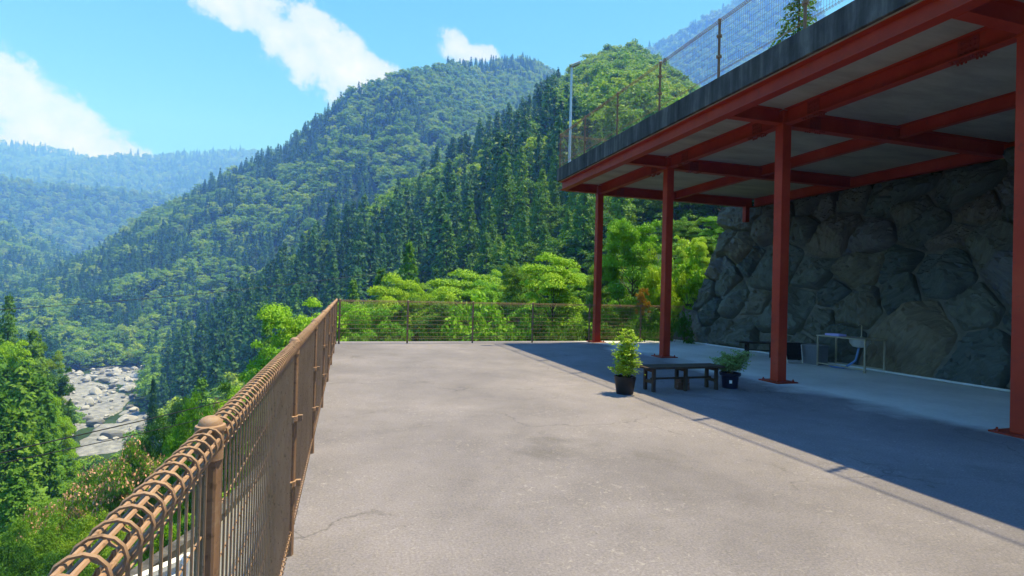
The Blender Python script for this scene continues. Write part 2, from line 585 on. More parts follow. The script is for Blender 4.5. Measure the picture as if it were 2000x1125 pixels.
M['river_rock_dark'] = simple('dark_river_rock', (.10, .11, .12), (.24, .25, .26), .4, .85, 0, .6, 1.2)
M['gravel'] = simple('river_gravel', (.10, .112, .13), (.30, .315, .345), .35, .95, 0, .6, 1.0)
m, nt, b = mat_nodes('river_water')
nt.links.new(rampn(nt, noise(nt, .06, 4), [(.4, (.020, .060, .040)), (.7, (.06, .11, .085))]), b.inputs['Base Color'])
b.inputs['Roughness'].default_value = .08
bump(nt, b, noise(nt, 1.5, 4), .15, .05)
M['water'] = m

# ------------------------------------------------------------------ terrain
#  near ground: for each azimuth, (distance, height)
NEAR = {
    -60: [(4, -4), (12, -7), (30, -13), (70, -16), (160, -16), (260, -30), (400, -60)],
    -45: [(4, -4), (12, -7), (30, -14), (60, -17), (130, -15), (180, -32), (260, -57)],
    -28: [(4, -4), (10, -6), (25, -13), (60, -21), (130, -18), (175, -34), (235, -56)],
    -24.5: [(4, -4), (10, -6), (25, -13), (60, -24), (120, -29), (170, -42), (230, -56)],
    -21: [(4, -4), (10, -5), (25, -13), (60, -26), (120, -43), (200, -55), (240, -56)],
    -16: [(4, -4), (10, -4.5), (18, -9), (30, -14), (60, -25), (120, -42), (230, -56)],
    -10: [(4, -4), (12, -4), (20, -9), (30, -12), (60, -22), (120, -37), (190, -46)],
    0: [(4, -4), (19, -4), (26, -6), (60, -13), (100, -18), (160, -20)],
    15: [(4, -4), (18, -4), (25, -4.5), (60, -9), (90, -8)],
    33: [(4, -4), (19, -3), (24, -1), (40, 1), (70, 6)],
    45: [(4, -4), (15, -4), (25, 3.0), (40, 6), (70, 12)],
    60: [(4, -4), (13, -4), (20, 5.0), (40, 8), (70, 14)],
    100: [(4, -4), (13, -4), (20, 5.0), (60, 12), (300, 60)],
    180: [(4, -4), (30, -4), (100, 0), (300, 10)],
    -100: [(4, -4), (30, -14), (100, -20), (300, -50)],
    -180: [(4, -4), (30, -4), (100, 0), (300, 10)],
}
RGRID = np.concatenate([np.geomspace(4, 60, 45), np.geomspace(62, 560, 120), np.geomspace(566, 5150, 170)])
_na = np.array(sorted(NEAR))
_nz = np.array([np.interp(RGRID, [p[0] for p in NEAR[a]], [p[1] for p in NEAR[a]]) for a in sorted(NEAR)])


def near_z(az, r):
    az = np.asarray(az, float); r = np.asarray(r, float)
    fr = np.clip(np.interp(r, RGRID, np.arange(len(RGRID))), 0, len(RGRID) - 1.001)
    fa = np.clip(np.interp(az, _na, np.arange(len(_na))), 0, len(_na) - 1.001)
    ir, ia = fr.astype(int), fa.astype(int)
    tr, ta = fr - ir, fa - ia
    ta = ta * ta * (3 - 2 * ta)
    return ((_nz[ia, ir] * (1 - tr) + _nz[ia, ir + 1] * tr) * (1 - ta) + (_nz[ia + 1, ir] * (1 - tr) + _nz[ia + 1, ir + 1] * tr) * ta)


#  ridges: (px, py of the treetops along the skyline, distance), the foot line (az, r, z), slope power, tree height
RIDGES = {
    'C': dict(sky=[(-300, 700, 900), (-100, 615, 900), (0, 575, 920), (90, 530, 960), (130, 505, 1000), (200, 472, 1000), (260, 425, 980), (330, 388, 960),
                   (420, 340, 940), (500, 300, 920), (560, 272, 900), (620, 215, 880), (680, 172, 860), (740, 145, 850), (790, 132, 850),
                   (870, 113, 960), (940, 116, 1080), (1020, 104, 1250), (1050, 112, 1300), (1080, 135, 1320), (1150, 180, 1320),
                   (1250, 230, 1000), (1400, 330, 1000), (1900, 480, 900)],
              foot=[(-40, 470, -57), (-10, 468, -57), (0, 460, -25), (60, 500, 0)], p=.95, th=19, amp=20, sc=95),
    'D': dict(sky=[(300, 705, 330), (400, 612, 325), (480, 548, 320), (560, 478, 310), (620, 432, 310), (700, 386, 320), (760, 352, 330),
                   (820, 326, 345), (880, 290, 360), (960, 242, 380), (1040, 192, 400), (1080, 152, 410), (1130, 106, 420), (1190, 78, 430),
                   (1240, 74, 440), (1290, 104, 450), (1330, 140, 455), (1370, 172, 460), (1420, 200, 460), (1600, 265, 460), (1800, 340, 450), (2000, 410, 440)],
              foot=[(-20, 300, -57), (-16, 240, -56), (-10, 190, -46), (0, 150, -20), (15, 90, -8), (33, 75, 6), (60, 75, 14)], p=1.05, th=19, amp=11, sc=55),
    'E': dict(sky=[(1100, 190, 2250), (1230, 105, 2250), (1290, 82, 2250), (1340, 55, 2250), (1400, 18, 2250), (1450, -8, 2250), (1520, -35, 2250),
                   (1575, -25, 2250), (1602, 8, 2250), (1622, 42, 2250), (1660, 90, 2250), (1750, 170, 2250), (2000, 300, 2250)],
              foot=[(20, 1300, 20), (60, 1300, 20)], p=1.0, th=18, amp=45, sc=150),
    'B1': dict(sky=[(-400, 230, 4675), (-200, 255, 4675), (0, 276, 4675), (60, 284, 4675), (130, 292, 4675), (175, 306, 4675), (230, 340, 4590), (320, 400, 4590)],
               foot=[(-60, 3230, 60), (60, 3230, 60)], p=.9, th=22, amp=100, sc=420),
    'B2': dict(sky=[(-400, 470, 3795), (-100, 400, 3795), (0, 365, 3795), (60, 340, 3795), (110, 322, 3795), (180, 306, 3878), (230, 301, 3878), (330, 299, 3878), (400, 296, 3960),
                    (475, 290, 3960), (510, 293, 3960), (640, 280, 3960), (900, 280, 3960)],
               foot=[(-60, 2475, 0), (60, 2475, 0)], p=.9, th=22, amp=110, sc=340),
    'B3': dict(sky=[(-400, 250, 2635), (-100, 320, 2558), (0, 347, 2480), (60, 378, 2480), (120, 425, 2449), (160, 458, 2402), (200, 480, 2325), (260, 530, 2325), (400, 600, 2325)],
               foot=[(-60, 1752, -20), (-24, 1752, -20), (60, 1752, -20)], p=.95, th=20, amp=65, sc=220),
    'B4': dict(sky=[(-400, 360, 1688), (-100, 405, 1620), (0, 434, 1552), (60, 462, 1552), (110, 492, 1526), (140, 505, 1485), (180, 535, 1458), (300, 600, 1458)],
               foot=[(-60, 837, -40), (60, 837, -40)], p=.95, th=18, amp=28, sc=120),
}
for L in RIDGES.values():
    a, z, R = [], [], []
    for px, py, r in L['sky']:
        A, t = az_el(px, py)
        a.append(A); z.append(EYE + r * t - L['th']); R.append(r)
    L['a'], L['z'], L['R'] = np.array(a), np.array(z), np.array(R)
    L['fa'], L['fr'], L['fz'] = (np.array([f[i] for f in L['foot']]) for i in range(3))


def ground(az, r, which=False):
    """height of the land; which=True also returns the hill each point belongs to"""
    az, r = np.broadcast_arrays(np.asarray(az, float), np.asarray(r, float))
    x, y = r * np.sin(np.radians(az)), r * np.cos(np.radians(az))
    z = near_z(az, r)
    z = z + np.clip((r - 20) / 40, 0, 1) * np.clip((z + 54) / 10, 0, 1) * (fbm(x / 22, y / 22, 3) - .5) * 6
    who = np.zeros(z.shape, int)
    for k, (n, L) in enumerate(RIDGES.items(), 1):
        zr, R = np.interp(az, L['a'], L['z']), np.interp(az, L['a'], L['R'])
        rf, zf = np.interp(az, L['fa'], L['fr']), np.interp(az, L['fa'], L['fz'])
        out = np.clip(np.maximum(L['a'][0] - az, az - L['a'][-1]) / 14, 0, 1) if n in 'DE' else 0.0
        t = (r - rf) / (R - rf)
        tc_ = np.clip(t, 0, 1)
        zz = zf + (zr - zf) * tc_ ** L['p']
        g = np.abs(fbm(x / L['sc'], y / L['sc'], 20 + k, 4) - .5) * 2      # gullies
        zz = zz + L['amp'] * (.35 - g) * np.sin(np.clip(tc_ * 1.06, 0, 1) * math.pi) * 1.3
        zz = np.where(t > 1, zr - .55 * (r - R), zz) - 500 * out
        zz = np.where(t < 0, -400, zz)
        who = np.where(zz > z, k, who)
        z = np.maximum(z, zz)
    # the terrace behind the rock wall and the hollow the deck stands over
    terr = (x > 14.2) & (y < 17.5) & (y > -40) & (x < 60)
    z = np.where(terr, 5.2, z)
    z = np.where((x > -3.5) & (x <= 14.2) & (y < 17.5) & (y > -25), np.minimum(z, -4.0), z)
    return (z, who) if which else z


AZ = np.concatenate([np.arange(-180, -48, 4.0), np.arange(-48, 75, .3), np.arange(75, 180, 4.0)])
A2, R2 = np.meshgrid(AZ, RGRID, indexing='ij')
Z2 = ground(A2, R2)
X2, Y2 = R2 * np.sin(np.radians(A2)), R2 * np.cos(np.radians(A2))
na_, nr_ = A2.shape
ii = np.arange(na_)[:, None] * nr_
jj = np.arange(nr_ - 1)[None, :]
i2 = (((np.arange(na_) + 1) % na_) * nr_)[:, None]
Q = np.stack([ii + jj, ii + jj + 1, i2 + jj + 1, i2 + jj], -1).reshape(-1, 4)
Vt = np.stack([X2, Y2, Z2], -1).reshape(-1, 3)
Q = np.concatenate([Q, np.stack([i2[:, 0], ii[:, 0], np.full(na_, len(Vt)), np.full(na_, len(Vt))], -1)[:0]])
tag(link('terrain', np_mesh('terrain', Vt, Q, [M['floor']], smooth=True)), kind='structure')

# riverbed and water: a flat reach of the gorge below
rb_u = np.linspace(-27, -11, 90)
rb_r = np.linspace(225, 452, 110)
UA, UR = np.meshgrid(rb_u, rb_r, indexing='ij')
bx, by = UR * np.sin(np.radians(UA)), UR * np.cos(np.radians(UA))
bz = -55.2 + (fbm(bx / 9, by / 9, 51, 5) - .5) * 2.6
pools = [(-17.2, 312, 1.1, 15), (-18.6, 281, .8, 8), (-16.8, 345, .9, 9), (-21.2, 262, .5, 9)]
for pa, pr, wa, wr in pools:
    bz -= 2.6 * np.exp(-(((UA - pa) / wa) ** 2 + ((UR - pr) / wr) ** 2) ** 2)
chan = np.interp(UR, [225, 250, 275, 300, 330, 365, 400, 452], [-22.5, -22.0, -20.3, -18.3, -17.2, -18.6, -20.6, -21.5])     # the stream winds through the stones
bz -= 2.3 * np.exp(-((UA - chan) / (.42 + .25 * np.sin(UR / 17))) ** 2)
n0, n1 = UA.shape
ii = np.arange(n0 - 1)[:, None] * n1
jj = np.arange(n1 - 1)[None, :]
Qb = np.stack([ii + jj, ii + jj + 1, ii + n1 + jj + 1, ii + n1 + jj], -1).reshape(-1, 4)
tag(link('riverbed', np_mesh('riverbed', np.stack([bx, by, bz], -1).reshape(-1, 3), Qb, [M['gravel']], smooth=True)), kind='structure')
wv = np.stack([bx, by, np.full_like(bx, -56.3)], -1).reshape(-1, 3)
tag(link('river_water', np_mesh('river_water', wv, Qb, [M['water']])), kind='structure')

# ------------------------------------------------------------------ deck and road
d = MB()
d.box(-.42, 13.2, -14, 16.72, -.32, 0)
tag(d.build('deck_pavement', M['paving']), kind='structure')
d = MB()
d.box(-.46, 13.2, 16.72, 16.86, -.5, -.012)
d.box(-.50, -.42, -14, 16.86, -.5, -.012)
tag(d.build('deck_kerb', M['slab']), kind='structure')
d = MB()
d.box(1.6, 13.0, -13.8, 16.3, -4.2, -.33)
tag(d.build('retaining_wall', M['slab']), 'grey concrete wall holding up the paved deck above the lower road', 'wall')
rp = [(-7.5, 1.5), (-5.0, 6.0), (-3.3, 9.0), (-2.35, 11.6), (-1.7, 16), (-.9, 22), (.8, 32), (5, 46)]
V, Fq = [], []
for i, (x, y) in enumerate(rp):
    V += [(x, y, -3.12), (x + 4.6, y - .8, -3.08)]
    if i: Fq.append((2 * i - 2, 2 * i - 1, 2 * i + 1, 2 * i))
me = bpy.data.meshes.new('road'); me.from_pydata(V, [], Fq); me.materials.append(M['road'])
tag(link('road', me), kind='structure')
d = MB()
for i in range(len(rp) - 1):
    (x0, y0), (x1, y1) = rp[i], rp[i + 1]
    L = math.hypot(x1 - x0, y1 - y0)
    Mx = Matrix.Translation((x0, y0, 0)) @ Matrix.Rotation(math.atan2(y1 - y0, x1 - x0), 4, 'Z')
    d.box(0, L, -.02, .22, -4.4, -2.98, Mx)
tag(d.build('road_kerb', M['slab']), kind='structure')


# ------------------------------------------------------------------ raised terrace on red steel
terr = empty('raised_terrace', (6.37, 16.4, 0))
tag(terr, 'raised concrete terrace carried on red painted steel beams and columns', 'terrace')
terr_off = Vector((6.37, 16.4, 0))


def tpart(mb, name, mat, parent=None, **kw):
    o = mb.build(name, mat, None, **kw)
    if parent is None:
        o.parent = terr
        o.location = -terr_off
    else:
        o.parent = parent
    return o


SB, ST = 5.16, 5.59
y_end, y_beg = 16.4, -12.0
d = MB(); d.box(6.37, 14.9, y_beg, y_end, SB + .012, ST)
slab = tpart(d, 'slab', M['slab'], bevel=.012)
d = MB(); d.box(6.43, 14.85, y_beg + .1, y_end - .06, SB, SB + .011)
tpart(d, 'soffit', M['soffit'])


def i_beam(mb, p, q, h=.29, w=.17, top=SB, tf=.014, tw=.012, open_c=False):
    p, q = Vector(p), Vector(q)
    L = (q - p).length
    Mx = Matrix.Translation((p.x, p.y, 0)) @ Matrix.Rotation(math.atan2(q.y - p.y, q.x - p.x), 4, 'Z')
    t = top - .002
    mb.box(0, L, -w / 2, w / 2, t - tf, t, Mx)
    mb.box(0, L, -w / 2, w / 2, t - h, t - h + tf, Mx)
    mb.box(0, L, -tw / 2, tw / 2, t - h + tf, t - tf, Mx)


COLY = [16.33, 12.3, 8.43, 4.5, .6, -3.3]
COLX = 7.87
# edge beam under the eave
d = MB(); i_beam(d, (6.55, y_beg, 0), (6.55, y_end - .05, 0), .27, .2)
tpart(d, 'edge_beam', M['red'], bevel=.003)
ys = [y_end - .08] + COLY[1:]
for a, bq in zip(ys[1:], ys[:-1]):          # beams between the columns and through mid-span
    d = MB(); i_beam(d, (COLX, a + .1, 0), (COLX, bq - .1, 0), .29, .18)
    ob = tpart(d, 'column_line_beam', M['red'], bevel=.003)
    d = MB(); i_beam(d, (10.7, a + .1, 0), (10.7, bq - .1, 0), .25, .15)
    tpart(d, 'mid_beam', M['red'], bevel=.003)
d = MB(); i_beam(d, (14.0, y_beg, 0), (14.0, y_end - .1, 0), .29, .18)
tpart(d, 'wall_beam', M['red'], bevel=.003)


def splice(mb, cx, cy, along):
    """bolted joint: cover plates on the web and below the lower flange, with their bolts"""
    Mx = Matrix.Translation((cx, cy, 0)) @ Matrix.Rotation(0 if along == 'x' else math.pi / 2, 4, 'Z')
    zb = SB - .292
    mb.box(-.2, .2, -.085, .085, zb - .012, zb - .0005, Mx)
    for s in (-1, 1):
        mb.box(-.13, .13, s * .0065, s * .017, zb + .03, SB - .03, Mx)
        for i in (-.085, -.03, .03, .085):
            for z in (.07, .14, .21):
                c = Mx @ Vector((i, s * .022, zb + z))
                R_ = Mx.to_3x3().to_4x4() @ Matrix.Rotation(math.pi / 2, 4, 'X')
                mb.lathe([(.014, -.012), (.014, .012)], c.x, c.y, c.z, 6, R_)
        for i in (-.17, -.12, -.07, .07, .12, .17):
            c = Mx @ Vector((i, s * .055, zb - .018))
            mb.lathe([(.014, -.026), (.014, .012)], c.x, c.y, c.z, 6)


for k, y in enumerate(ys):
    yy = y
    d = MB(); i_beam(d, (6.66, yy, 0), (COLX - .11, yy, 0), .27, .17)
    d.box(6.70, 6.74, yy - .08, yy + .08, SB - .26, SB - .02)
    tpart(d, 'cantilever_beam', M['red'], bevel=.003)
    d = MB(); i_beam(d, (COLX + .11, yy, 0), (13.9, yy, 0), .31, .19)
    tpart(d, 'cross_beam', M['red'], bevel=.003)
    js = [(COLX + .75, yy, 'x')]
    if k: js.append((COLX, yy + .7, 'y'))
    if k and k < len(ys) - 1: js.append((COLX, yy - .7, 'y'))
    for j in js:
        d = MB(); splice(d, *j); tpart(d, 'bolted_splice', M['bolt'])
for y in COLY:
    d = MB(); h = .1
    d.box(COLX - h, COLX + h, y - h, y + h, .016, SB - .02)
    c = tpart(d, 'column', M['red'], bevel=.012)
    d = MB(); d.box(COLX - .11, COLX + .11, y - .11, y + .11, SB - .315, SB - .295)
    tpart(d, 'cap_plate', M['red'], c)
    d = MB(); d.box(COLX - .24, COLX + .24, y - .24, y + .24, .0, .022)
    for sx in (-1, 1):
        for sy in (-1, 1):
            d.lathe([(.022, .022), (.022, .042), (.012, .043), (.012, .066)], COLX + sx * .18, y + sy * .18, 0, 6)
    tpart(d, 'base_plate', M['bolt'], c)
# slim column on top of the far end of the rock wall
d = MB(); d.box(13.55, 13.72, 16.2, 16.37, 4.3, SB - .3)
tpart(d, 'column', M['red'], bevel=.01)

d = MB(); d.box(9.3, 10.6, 12.72, 12.92, SB - .10, SB - .003); d.box(9.33, 10.57, 12.76, 12.88, SB - .125, SB - .10)
tag(d.build('strip_light', M['tube_light'], bevel=.006), 'long white strip light under the terrace ceiling between red beams', 'light')


# ------------------------------------------------------------------ rolled-top wire mesh fences
def fence_panel(L, H=1.24, pitch=.05, wire=.0028, hor=8, z0=.10, sides=5, roll=.031, bottom=True, bar=.9):
    """one bay in the local XZ plane from x=0 to L: each upright wire curls over at the top; long wires run through"""
    mb = MB()
    n = max(2, int(round(L / pitch)))
    zc = H - roll
    for i in range(n + 1):
        x = L * i / n
        P = [(x, 0, z0)]
        if bottom:
            P = [(x, roll * .55 * math.sin(a), z0 + .03 - roll * .55 * math.cos(a)) for a in np.linspace(math.pi * 1.7, 0, 8)]
        P += [(x, 0.0, z0 + .09), (x, 0.0, zc - roll * .3)]
        P += [(x, roll * math.sin(a) - 0.0, zc - roll * math.cos(a)) for a in np.linspace(.35, math.pi * 1.95, 13)]
        mb.tube(P, wire, sides, False)
    for k in range(6):
        a = math.pi * 2 * k / 6 + .3
        rr = roll - wire * 2
        mb.tube([(0, rr * math.sin(a), zc - rr * math.cos(a)), (L, rr * math.sin(a), zc - rr * math.cos(a))], wire * 1.25, 6, True)
    for k in range(hor):
        z = z0 + .09 + (zc - roll - z0 - .13) * k / (hor - 1)
        mb.tube([(0, wire * 1.9, z), (L, wire * 1.9, z)], wire * bar, 6, True)
    if bottom:
        for a in (0.2, 2.2, 4.2):
            rr = roll * .55 - wire * 2
            mb.tube([(0, rr * math.sin(a), z0 + .03 - rr * math.cos(a)), (L, rr * math.sin(a), z0 + .03 - rr * math.cos(a))], wire, 5, True)
    return mb


def fence_post(H=1.24, r=.025, zb=0.0):
    mb = MB()
    seg = 24                                   # fluted tube
    prof = []
    V = []
    for z in (zb, H - .03):
        for k in range(seg):
            a = 2 * math.pi * k / seg
            q = r * (1.0 if k % 4 in (0, 1) else .90)
            V.append((q * math.cos(a), q * math.sin(a), z))
    mb.add(V, [(k, (k + 1) % seg, seg + (k + 1) % seg, seg + k) for k in range(seg)])
    return mb


def fence_cap(H=1.24, r=.025):
    mb = MB()
    mb.lathe([(r * 1.12, H - .10), (r * 1.12, H - .035), (r * 1.26, H - .034), (r * 1.30, H - .028), (r * 1.24, H - .023), (r * 1.02, H - .021), (r * .96, H - .014), (r * .72, H - .007), (r * .4, H - .003), (.002, H - .002)], seg=24)
    return mb


def fence_clamp(r, z):
    mb = MB()
    mb.lathe([(r + .001, z - .016), (r + .008, z - .014), (r + .008, z + .014), (r + .001, z + .016)], seg=18)
    mb.box(r + .004, r + .03, -.012, .012, z - .018, z + .018)
    mb.box(-r - .03, -r - .004, -.012, .012, z - .018, z + .018)
    mb.box(-.012, .012, -r - .03, -r - .004, z - .018, z + .018)
    mb.box(-.012, .012, r + .004, r + .03, z - .018, z + .018)
    return mb


def build_fence(name, label, pts, base_z, cat='fence', H=1.24, wire=.0028, face=1, post_r=.025, bars=8, pmat='brown_post', bar=.9):
    root = empty(name, (pts[0][0], pts[0][1], base_z))
    tag(root, label, cat)
    pm = cm = clm = None
    for x, y in pts:
        if pm is None:
            po = fence_post(H, post_r).build('post', M[pmat], root)
            ca = fence_cap(H + .015, post_r).build('post_cap', M['brown'], po, smooth=True)
            clm = [fence_clamp(post_r, z).build('wire_clamp', M['brown'], po).data for z in (.42, .80)]
            pm, cm = po.data, ca.data
        else:
            po = link('post', pm, root); link('post_cap', cm, po)
            for q in clm: link('wire_clamp', q, po)
        po.location = (x - pts[0][0], y - pts[0][1], 0)
    cache = {}
    for (x0, y0), (x1, y1) in zip(pts[:-1], pts[1:]):
        L = math.hypot(x1 - x0, y1 - y0) - 2 * post_r - .012
        key = round(L, 2)
        if key not in cache:
            cache[key] = fence_panel(L, H - .008, wire=wire, hor=bars, bar=bar).build('mesh_panel', M['brown'], root, smooth=True)
            o = cache[key]
        else:
            o = link('mesh_panel', cache[key].data, root)
        ang = math.atan2(y1 - y0, x1 - x0)
        o.rotation_euler = (0, 0, ang)
        off = post_r + .006
        o.location = (x0 - pts[0][0] + math.cos(ang) * off, y0 - pts[0][1] + math.sin(ang) * off, 0)
    return root


lx = -.29
left_pts = [(lx, y) for y in (-2.72, -.67, 1.38, 3.43, 5.48, 7.53, 9.58, 11.63, 13.68, 15.98)]
build_fence('wire_fence', 'brown rolled-top wire fence running along the open side of the deck', left_pts, 0, H=1.262, face=-1, wire=.0031)
far_pts = [(lx + .09, 16.02)] + [(x, 16.02 + (x + .3) * .032) for x in (1.70, 3.66, 5.60, 7.58, 9.50, 11.2)]
build_fence('wire_fence', 'brown wire fence closing the far end of the deck before the trees', far_pts, 0, H=1.25, face=1, wire=.0021, bar=1.9, bars=9)
up_pts = [(12.6, 16.32), (10.5, 16.32), (8.47, 16.32), (6.44, 16.34)] + [(6.44, y) for y in (14.44, 12.46, 10.49, 8.5, 6.52, 4.5, 2.5, .5, -1.5)]
build_fence('wire_fence', 'brown wire fence along the edge of the raised terrace', up_pts, ST, H=1.12, face=1, wire=.0019, bars=8)

# lamp post on the terrace corner
lp = empty('lamp_post', (6.67, 16.1, ST))
tag(lp, 'slim pale lamp post at the corner of the raised terrace', 'lamp post')
d = MB(); d.tube([(0, 0, 0), (0, 0, 3.25)], [.045, .034], 12); d.lathe([(.09, 0), (.09, .02), (.05, .03)])
d.build('pole', M['lamp_pole'], lp, smooth=True)
d = MB()
Mx = Matrix.Translation((0, 0, 3.25)) @ Matrix.Rotation(rad(-28), 4, 'Y')
d.box(-.05, .30, -.07, .07, -.03, .05, Mx); d.box(.03, .27, -.055, .055, -.05, -.03, Mx)
d.build('lamp_head', M['steel'], lp, bevel=.01)

# ------------------------------------------------------------------ rock wall of big fitted boulders
WB, WT, WZ = 11.72, 14.25, 4.86          # foot x, top x, height
wv_ = np.array([WT - WB, 0, WZ]); WL = np.linalg.norm(wv_); wv_ /= WL
wu = np.array([0, -1.0, 0])
wn_ = np.cross(wu, wv_); wn_ /= np.linalg.norm(wn_)
if wn_[0] > 0: wn_ = -wn_
Y0 = 17.0


def wpt(u, v, h):
    return np.array([WB, Y0, -.05])[None, :] + np.outer(u, wu) + np.outer(v, wv_) + np.outer(h, wn_)


rw = empty('rock_wall', (WB, Y0, 0))
tag(rw, 'tall leaning wall of huge grey-green boulders set in mortar under the terrace', 'wall')
r2 = np.random.default_rng(4)
seeds = []
UMAX = 12.0
tries = 0
while tries < 9000 and len(seeds) < 99:
    tries += 1
    s = r2.choice([.7, 1.0, 1.35, 1.75], p=[.30, .40, .24, .06])
    p = np.array([r2.uniform(-.15, UMAX), r2.uniform(.15, WL - .1)])
    if all(np.hypot(*((p - q[:2]) * np.array([.85, 1.05]))) > .455 * (s + q[2]) for q in seeds): seeds.append(np.array([p[0], p[1], s]))
SE = np.array(seeds)


def clip_poly(poly, n, c):
    out = []
    for i in range(len(poly)):
        a, bq = poly[i], poly[(i + 1) % len(poly)]
        da, db = a @ n - c, bq @ n - c
        if da <= 0: out.append(a)
        if da * db < 0: out.append(a + (bq - a) * (da / (da - db)))
    return out


def in_poly(G, P):
    c = np.zeros(len(G), bool)
    for a, bq in zip(P, np.roll(P, -1, 0)):
        k = (a[1] > G[:, 1]) != (bq[1] > G[:, 1])
        xi = a[0] + (G[:, 1] - a[1]) * (bq[0] - a[0]) / (bq[1] - a[1] + 1e-12)
        c ^= k & (G[:, 0] < xi)
    return c


def boulder(i):
    p, s = SE[i, :2], SE[i, 2]
    poly = [np.array(q) for q in ((p[0] - 1.7, p[1] - 1.5), (p[0] + 1.7, p[1] - 1.5), (p[0] + 1.7, p[1] + 1.5), (p[0] - 1.7, p[1] + 1.5))]
    poly = clip_poly(poly, np.array([0, -1.0]), 0.06); poly = clip_poly(poly, np.array([0, 1.0]), WL + .1)
    poly = clip_poly(poly, np.array([-1.0, 0]), .45 + .5 * vnoise(np.array([p[1] * .9]), np.array([3.3]), 8)[0])
    for j in range(len(SE)):
        if j == i: continue
        q, t = SE[j, :2], SE[j, 2]
        dv = q - p; L = np.hypot(*dv)
        if L > 3.2: continue
        n = dv / L
        w = .5 + float(np.clip((s * s - t * t) * .5 / (L * L) * .45, -.11, .11))
        poly = clip_poly(poly, n, p @ n + L * w - .024)
        if len(poly) < 3: return None
    P = np.array(poly)
    cen = P.mean(0)
    # resample, wobble and round the outline
    K = 72
    seg = np.linalg.norm(np.roll(P, -1, 0) - P, axis=1); cum = np.concatenate([[0], np.cumsum(seg)])
    tt = np.linspace(0, cum[-1], K, endpoint=False)
    PP = np.concatenate([P, P[:1]])
    O = np.stack([np.interp(tt, cum, PP[:, 0]), np.interp(tt, cum, PP[:, 1])], -1)
    for _ in range(1): O = (np.roll(O, 1, 0) + O * 2 + np.roll(O, -1, 0)) / 4
    wob = 1 + .10 * (fbm(O[:, 0] * 2.6 + i * 7, O[:, 1] * 2.6, 31, 3) - .5)
    O = cen + (O - cen) * wob[:, None]
    size = math.sqrt(max(.05, np.prod(P.max(0) - P.min(0))))
    RINGS = np.array([1.02, 1.0, .975, .95, .915, .88])
    inner = cen + (O - cen) * .88
    gs = max(.035, .05 * size)
    lo_, hi_ = inner.min(0), inner.max(0)
    gx, gy = np.meshgrid(np.arange(lo_[0], hi_[0], gs), np.arange(lo_[1], hi_[1], gs), indexing='ij')
    G = np.stack([gx.ravel(), gy.ravel()], -1) + r2.uniform(-.4, .4, (gx.size, 2)) * gs
    G = G[in_poly(G, cen + (O - cen) * .855)]
    nR = len(RINGS)
    U = np.concatenate([(cen[0] + (O[:, 0] - cen[0])[None] * RINGS[:, None]).ravel(), G[:, 0]])
    W = np.concatenate([(cen[1] + (O[:, 1] - cen[1])[None] * RINGS[:, None]).ravel(), G[:, 1]])
    ring = np.concatenate([np.repeat(RINGS, K), np.full(len(G), .5)])
    depth = size * r2.uniform(.20, .33)
    lo = (U - cen[0]), (W - cen[1])
    h = np.full(U.shape, depth)
    for _ in range(6):                                                    # broken facets
        a = r2.uniform(0, 2 * math.pi); sl = r2.uniform(.25, 1.0)
        h = np.minimum(h, depth * r2.uniform(.75, 1.0) + r2.uniform(.02, .20) * size * sl - sl * (lo[0] * math.cos(a) + lo[1] * math.sin(a)))
    h = h + (lo[0] * r2.uniform(-.25, .25) + lo[1] * r2.uniform(-.28, .16))
    e = np.clip((1 - ring) / .12, 0, 1)
    edge = np.sqrt(1 - (1 - e) ** 2)
    h = -.10 + (np.maximum(h, .05) + .10) * edge
    ca, sa = math.cos(i * 1.7), math.sin(i * 1.7)
    bu, bw = U * ca + W * sa, W * ca - U * sa
    ledge = fbm(bu * .8 + i, bw * 5, 83, 3) * 5
    h += edge * ((fbm(U * 2.1 + i, W * 2.1, 61, 5) - .5) * .16 + (fbm(bu * 3 + i, bw * 11, 77, 4) - .5) * .07 + (np.floor(ledge) - ledge + .5) * .085)
    h[:K] = -.3
    V = wpt(U.ravel(), W.ravel(), h.ravel())
    Fs = []
    for a in range(nR - 1):
        for k in range(K):
            k2 = (k + 1) % K
            Fs.append((a * K + k, a * K + k2, (a + 1) * K + k2, (a + 1) * K + k))
    base = (nR - 1) * K
    P2 = [Vector((U[q], W[q])) for q in range(base, len(U))]
    vo, _e, tris, ov, _oe, _of = delaunay_2d_cdt(P2, [(k, (k + 1) % K) for k in range(K)], [], 1, 1e-6)
    for t in tris:
        if all(len(ov[q]) for q in t): Fs.append(tuple(base + ov[q][0] for q in t))
    mb = MB(); mb.add(V - np.array([WB, Y0, 0]), Fs)
    o = mb.build('boulder', M['schist'], rw)
    o.data.shade_smooth(); o.data.set_sharp_from_angle(angle=rad(24))
    return o


for i in range(len(SE)): boulder(i)
uu, vv = np.meshgrid(np.linspace(.55, UMAX + 9, 150), np.linspace(-.1, WL + .15, 50), indexing='ij')
hh = (fbm(uu * 2.2, vv * 2.2, 91, 4) - .5) * .16 - .03
hh = np.where(uu < .7, -.5, hh)
Vm = wpt(uu.ravel(), vv.ravel(), hh.ravel()) - np.array([WB, Y0, 0])
n0, n1 = uu.shape
ii = np.arange(n0 - 1)[:, None] * n1; jj = np.arange(n1 - 1)[None, :]
Qm = np.stack([ii + jj, ii + jj + 1, ii + n1 + jj + 1, ii + n1 + jj], -1).reshape(-1, 4)
link('mortar', np_mesh('mortar', Vm, Qm, [M['mortar']], smooth=True), rw)
d = MB(); d.box(WB + .9 - WB, 14.9 - WB, y_beg - Y0, -.8, -.3, .5); d.box(WB + 2.6 - WB, 14.9 - WB, y_beg - Y0, -.75, .5, 4.8)
d.build('backfill', M['mortar'], rw)

